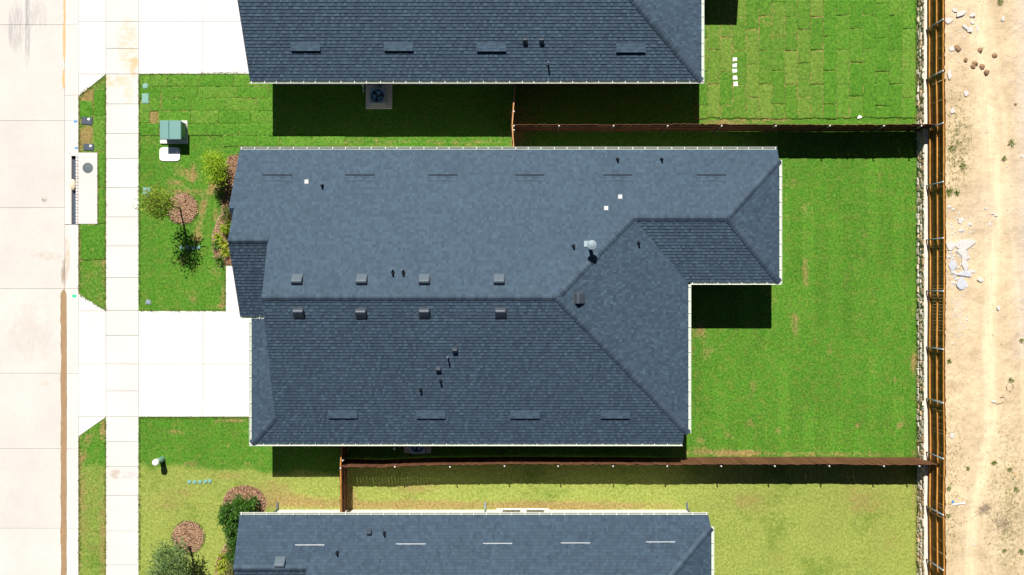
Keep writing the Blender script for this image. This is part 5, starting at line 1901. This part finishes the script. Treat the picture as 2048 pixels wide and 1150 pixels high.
for i, (x, y, rr, lb) in enumerate(((2022, 286, .22, 'dark star shaped weed right of the upper track'), (2009, 316, .14, 'small dark weed below the star shaped one'), (1999, 4, .2, 'round weed at the very top of the dirt lot'),
                                    (1926, 332, .22, 'grey-green weed in the upper weed patch, right side'), (1903, 296, .2, 'weed against the fence in the upper weed patch'), (1899, 384, .26, 'yellow-green weed against the fence, upper'),
                                    (1913, 386, .16, 'small weed beside the yellow-green one at the fence'), (2021, 761, .18, 'weed above the wire loop'), (1898, 722, .12, 'bright green weed at the fence, mid lower'),
                                    (2044, 681, .14, 'dark weed at the right picture edge'), (1988, 925, .14, 'bright green weed in the lower right dirt'), (1936, 936, .11, 'small green weed below the fence corner'),
                                    (2018, 938, .13, 'green weed near the tan scrap of board'), (2031, 979, .18, 'wide grey weed in the lower right dirt'), (1897, 977, .14, 'green weed at the fence above the white pipe'),
                                    (1896, 1030, .13, 'dark green weed at the fence below the white pipe'), (2043, 1103, .18, 'weed near the lower right corner'), (2008, 1100, .12, 'faint weed in the lower right dirt'))):
    weed(x, y, lb, rr, 26, 80 + i, 'olive' if 'bright' in lb or 'yellow' in lb else 'weed')
# dry brush
for (x, y, rr, lb, sd_) in ((2002, 1046, .55, 'pile of dry twigs on the lower right dirt', 3), (1968, 1017, .4, 'dry brush tuft beside the lower track', 4)):
    r_ = random.Random(sd_); m = MB(); q = P(x, y, ZD + .03)
    for i in range(46):
        a = r_.uniform(0, 6.28); c = q + Vector((r_.gauss(0, rr * .4), r_.gauss(0, rr * .3), r_.uniform(0, .1)))
        d = Vector((math.cos(a), math.sin(a), r_.uniform(-.2, .3))) * r_.uniform(.08, .28)
        m.tube([c - d, c + Vector((0, 0, .03)), c + d], .005, 4, False)
    tag(m.build('dry_brush', MAT['twig']), lb, 'brush')

# low scattered weeds in the dirt and ragged grass edges along the concrete: uncountable
V = []; FS = []; T = []
r_ = random.Random(77)


def blade(p, L, w_, tone, lean=.6):
    a = r_.uniform(0, 6.283); d = Vector((math.cos(a), math.sin(a), 0)); s = Vector((-d.y, d.x, 0)) * w_
    b = len(V)
    q = p + d * L * lean * .5 + Vector((0, 0, L * .6)); e = p + d * L * lean + Vector((0, 0, L * .75))
    V.extend([tuple(p - s), tuple(p + s), tuple(q + s * .7), tuple(q - s * .7), tuple(e)])
    FS.extend([(b, b + 1, b + 2, b + 3), (b + 3, b + 2, b + 4)]); T.extend([tone] * 2)


pl = []
for _ in range(3600):
    t = r_.random()
    if t < .4: x, y = r_.gauss(1912, 16), r_.gauss(295, 55)
    elif t < .72: x, y = r_.gauss(2015, 26), r_.gauss(1020, 85)
    elif t < .9: x, y = r_.gauss(1908, 13), r_.gauss(960, 90)
    else: x, y = r_.uniform(1893, 2060), r_.uniform(0, 1150)
    if x < 1894 or mnoise.noise((x * .09, y * .09, 2)) < -.05: continue
    pl.append((*px(x, y, ZD), 0))
pl = np.array(pl); zz = dirt_z(pl[None, :, 0], pl[None, :, 1])[0]
for (x, y, _), z in zip(pl, zz):
    blade(Vector((x, y, z)), r_.uniform(.04, .11), r_.uniform(.006, .013), min(1, max(0, r_.gauss(.5, .3))))
me = bpy.data.meshes.new('weeds'); me.from_pydata(V, [], FS)
at = me.attributes.new('tone', 'FLOAT', 'FACE'); at.data.foreach_set('value', T); me.materials.append(LEAF['weed'])
tag(link('scattered_weeds', me), 'sparse grey-green weeds scattered over the dirt lot', 'weeds', kind='stuff')
V = []; FS = []; T = []


def edge_grass(x0, y0, x1, y1, n, spread=1.2):
    for _ in range(n):
        t = r_.random(); x = x0 + (x1 - x0) * t + r_.gauss(0, spread); y = y0 + (y1 - y0) * t + r_.gauss(0, spread)
        if mnoise.noise((x * .12, y * .12, 0)) < -.25: continue
        blade(Vector((*px(x, y), .0)), r_.uniform(.04, .09), r_.uniform(.004, .008), min(1, max(0, r_.gauss(.45, .25))), .9)


for e in ((279, 150, 279, 620, 1500), (211, 155, 211, 620, 1200), (279, 836, 279, 1160, 1000), (211, 840, 211, 1160, 800), (159, 195, 159, 304, 300), (159, 450, 159, 586, 350), (159, 876, 159, 1160, 700),
          (279, 149.5, 500, 145, 700), (279, 621, 452, 621, 500), (279, 835, 500, 835, 700), (451, 535, 451, 620, 250), (1832, 0, 1832, 1150, 1600), (196.5, 306, 196.5, 447, 300), (160, 190, 211, 152, 200), (160, 590, 210, 620, 200)):
    edge_grass(*e)
for cx, cy, rr in ((364.5, 417, 31.5), (376.5, 1074, 33)):
    for k in range(60):
        a = 2 * math.pi * k / 60; edge_grass(cx + rr * math.cos(a), cy + rr * math.sin(a), cx + rr * math.cos(a + .1), cy + rr * math.sin(a + .1), 10)
me = bpy.data.meshes.new('grass'); me.from_pydata(V, [], FS)
at = me.attributes.new('tone', 'FLOAT', 'FACE'); at.data.foreach_set('value', T)
me.materials.append(mat_leaf('grass_blade', (.05, .13, .012), (.22, .28, .05)))
tag(link('grass', me), 'ragged grass blades along the edges of the lawns', 'grass', kind='stuff')
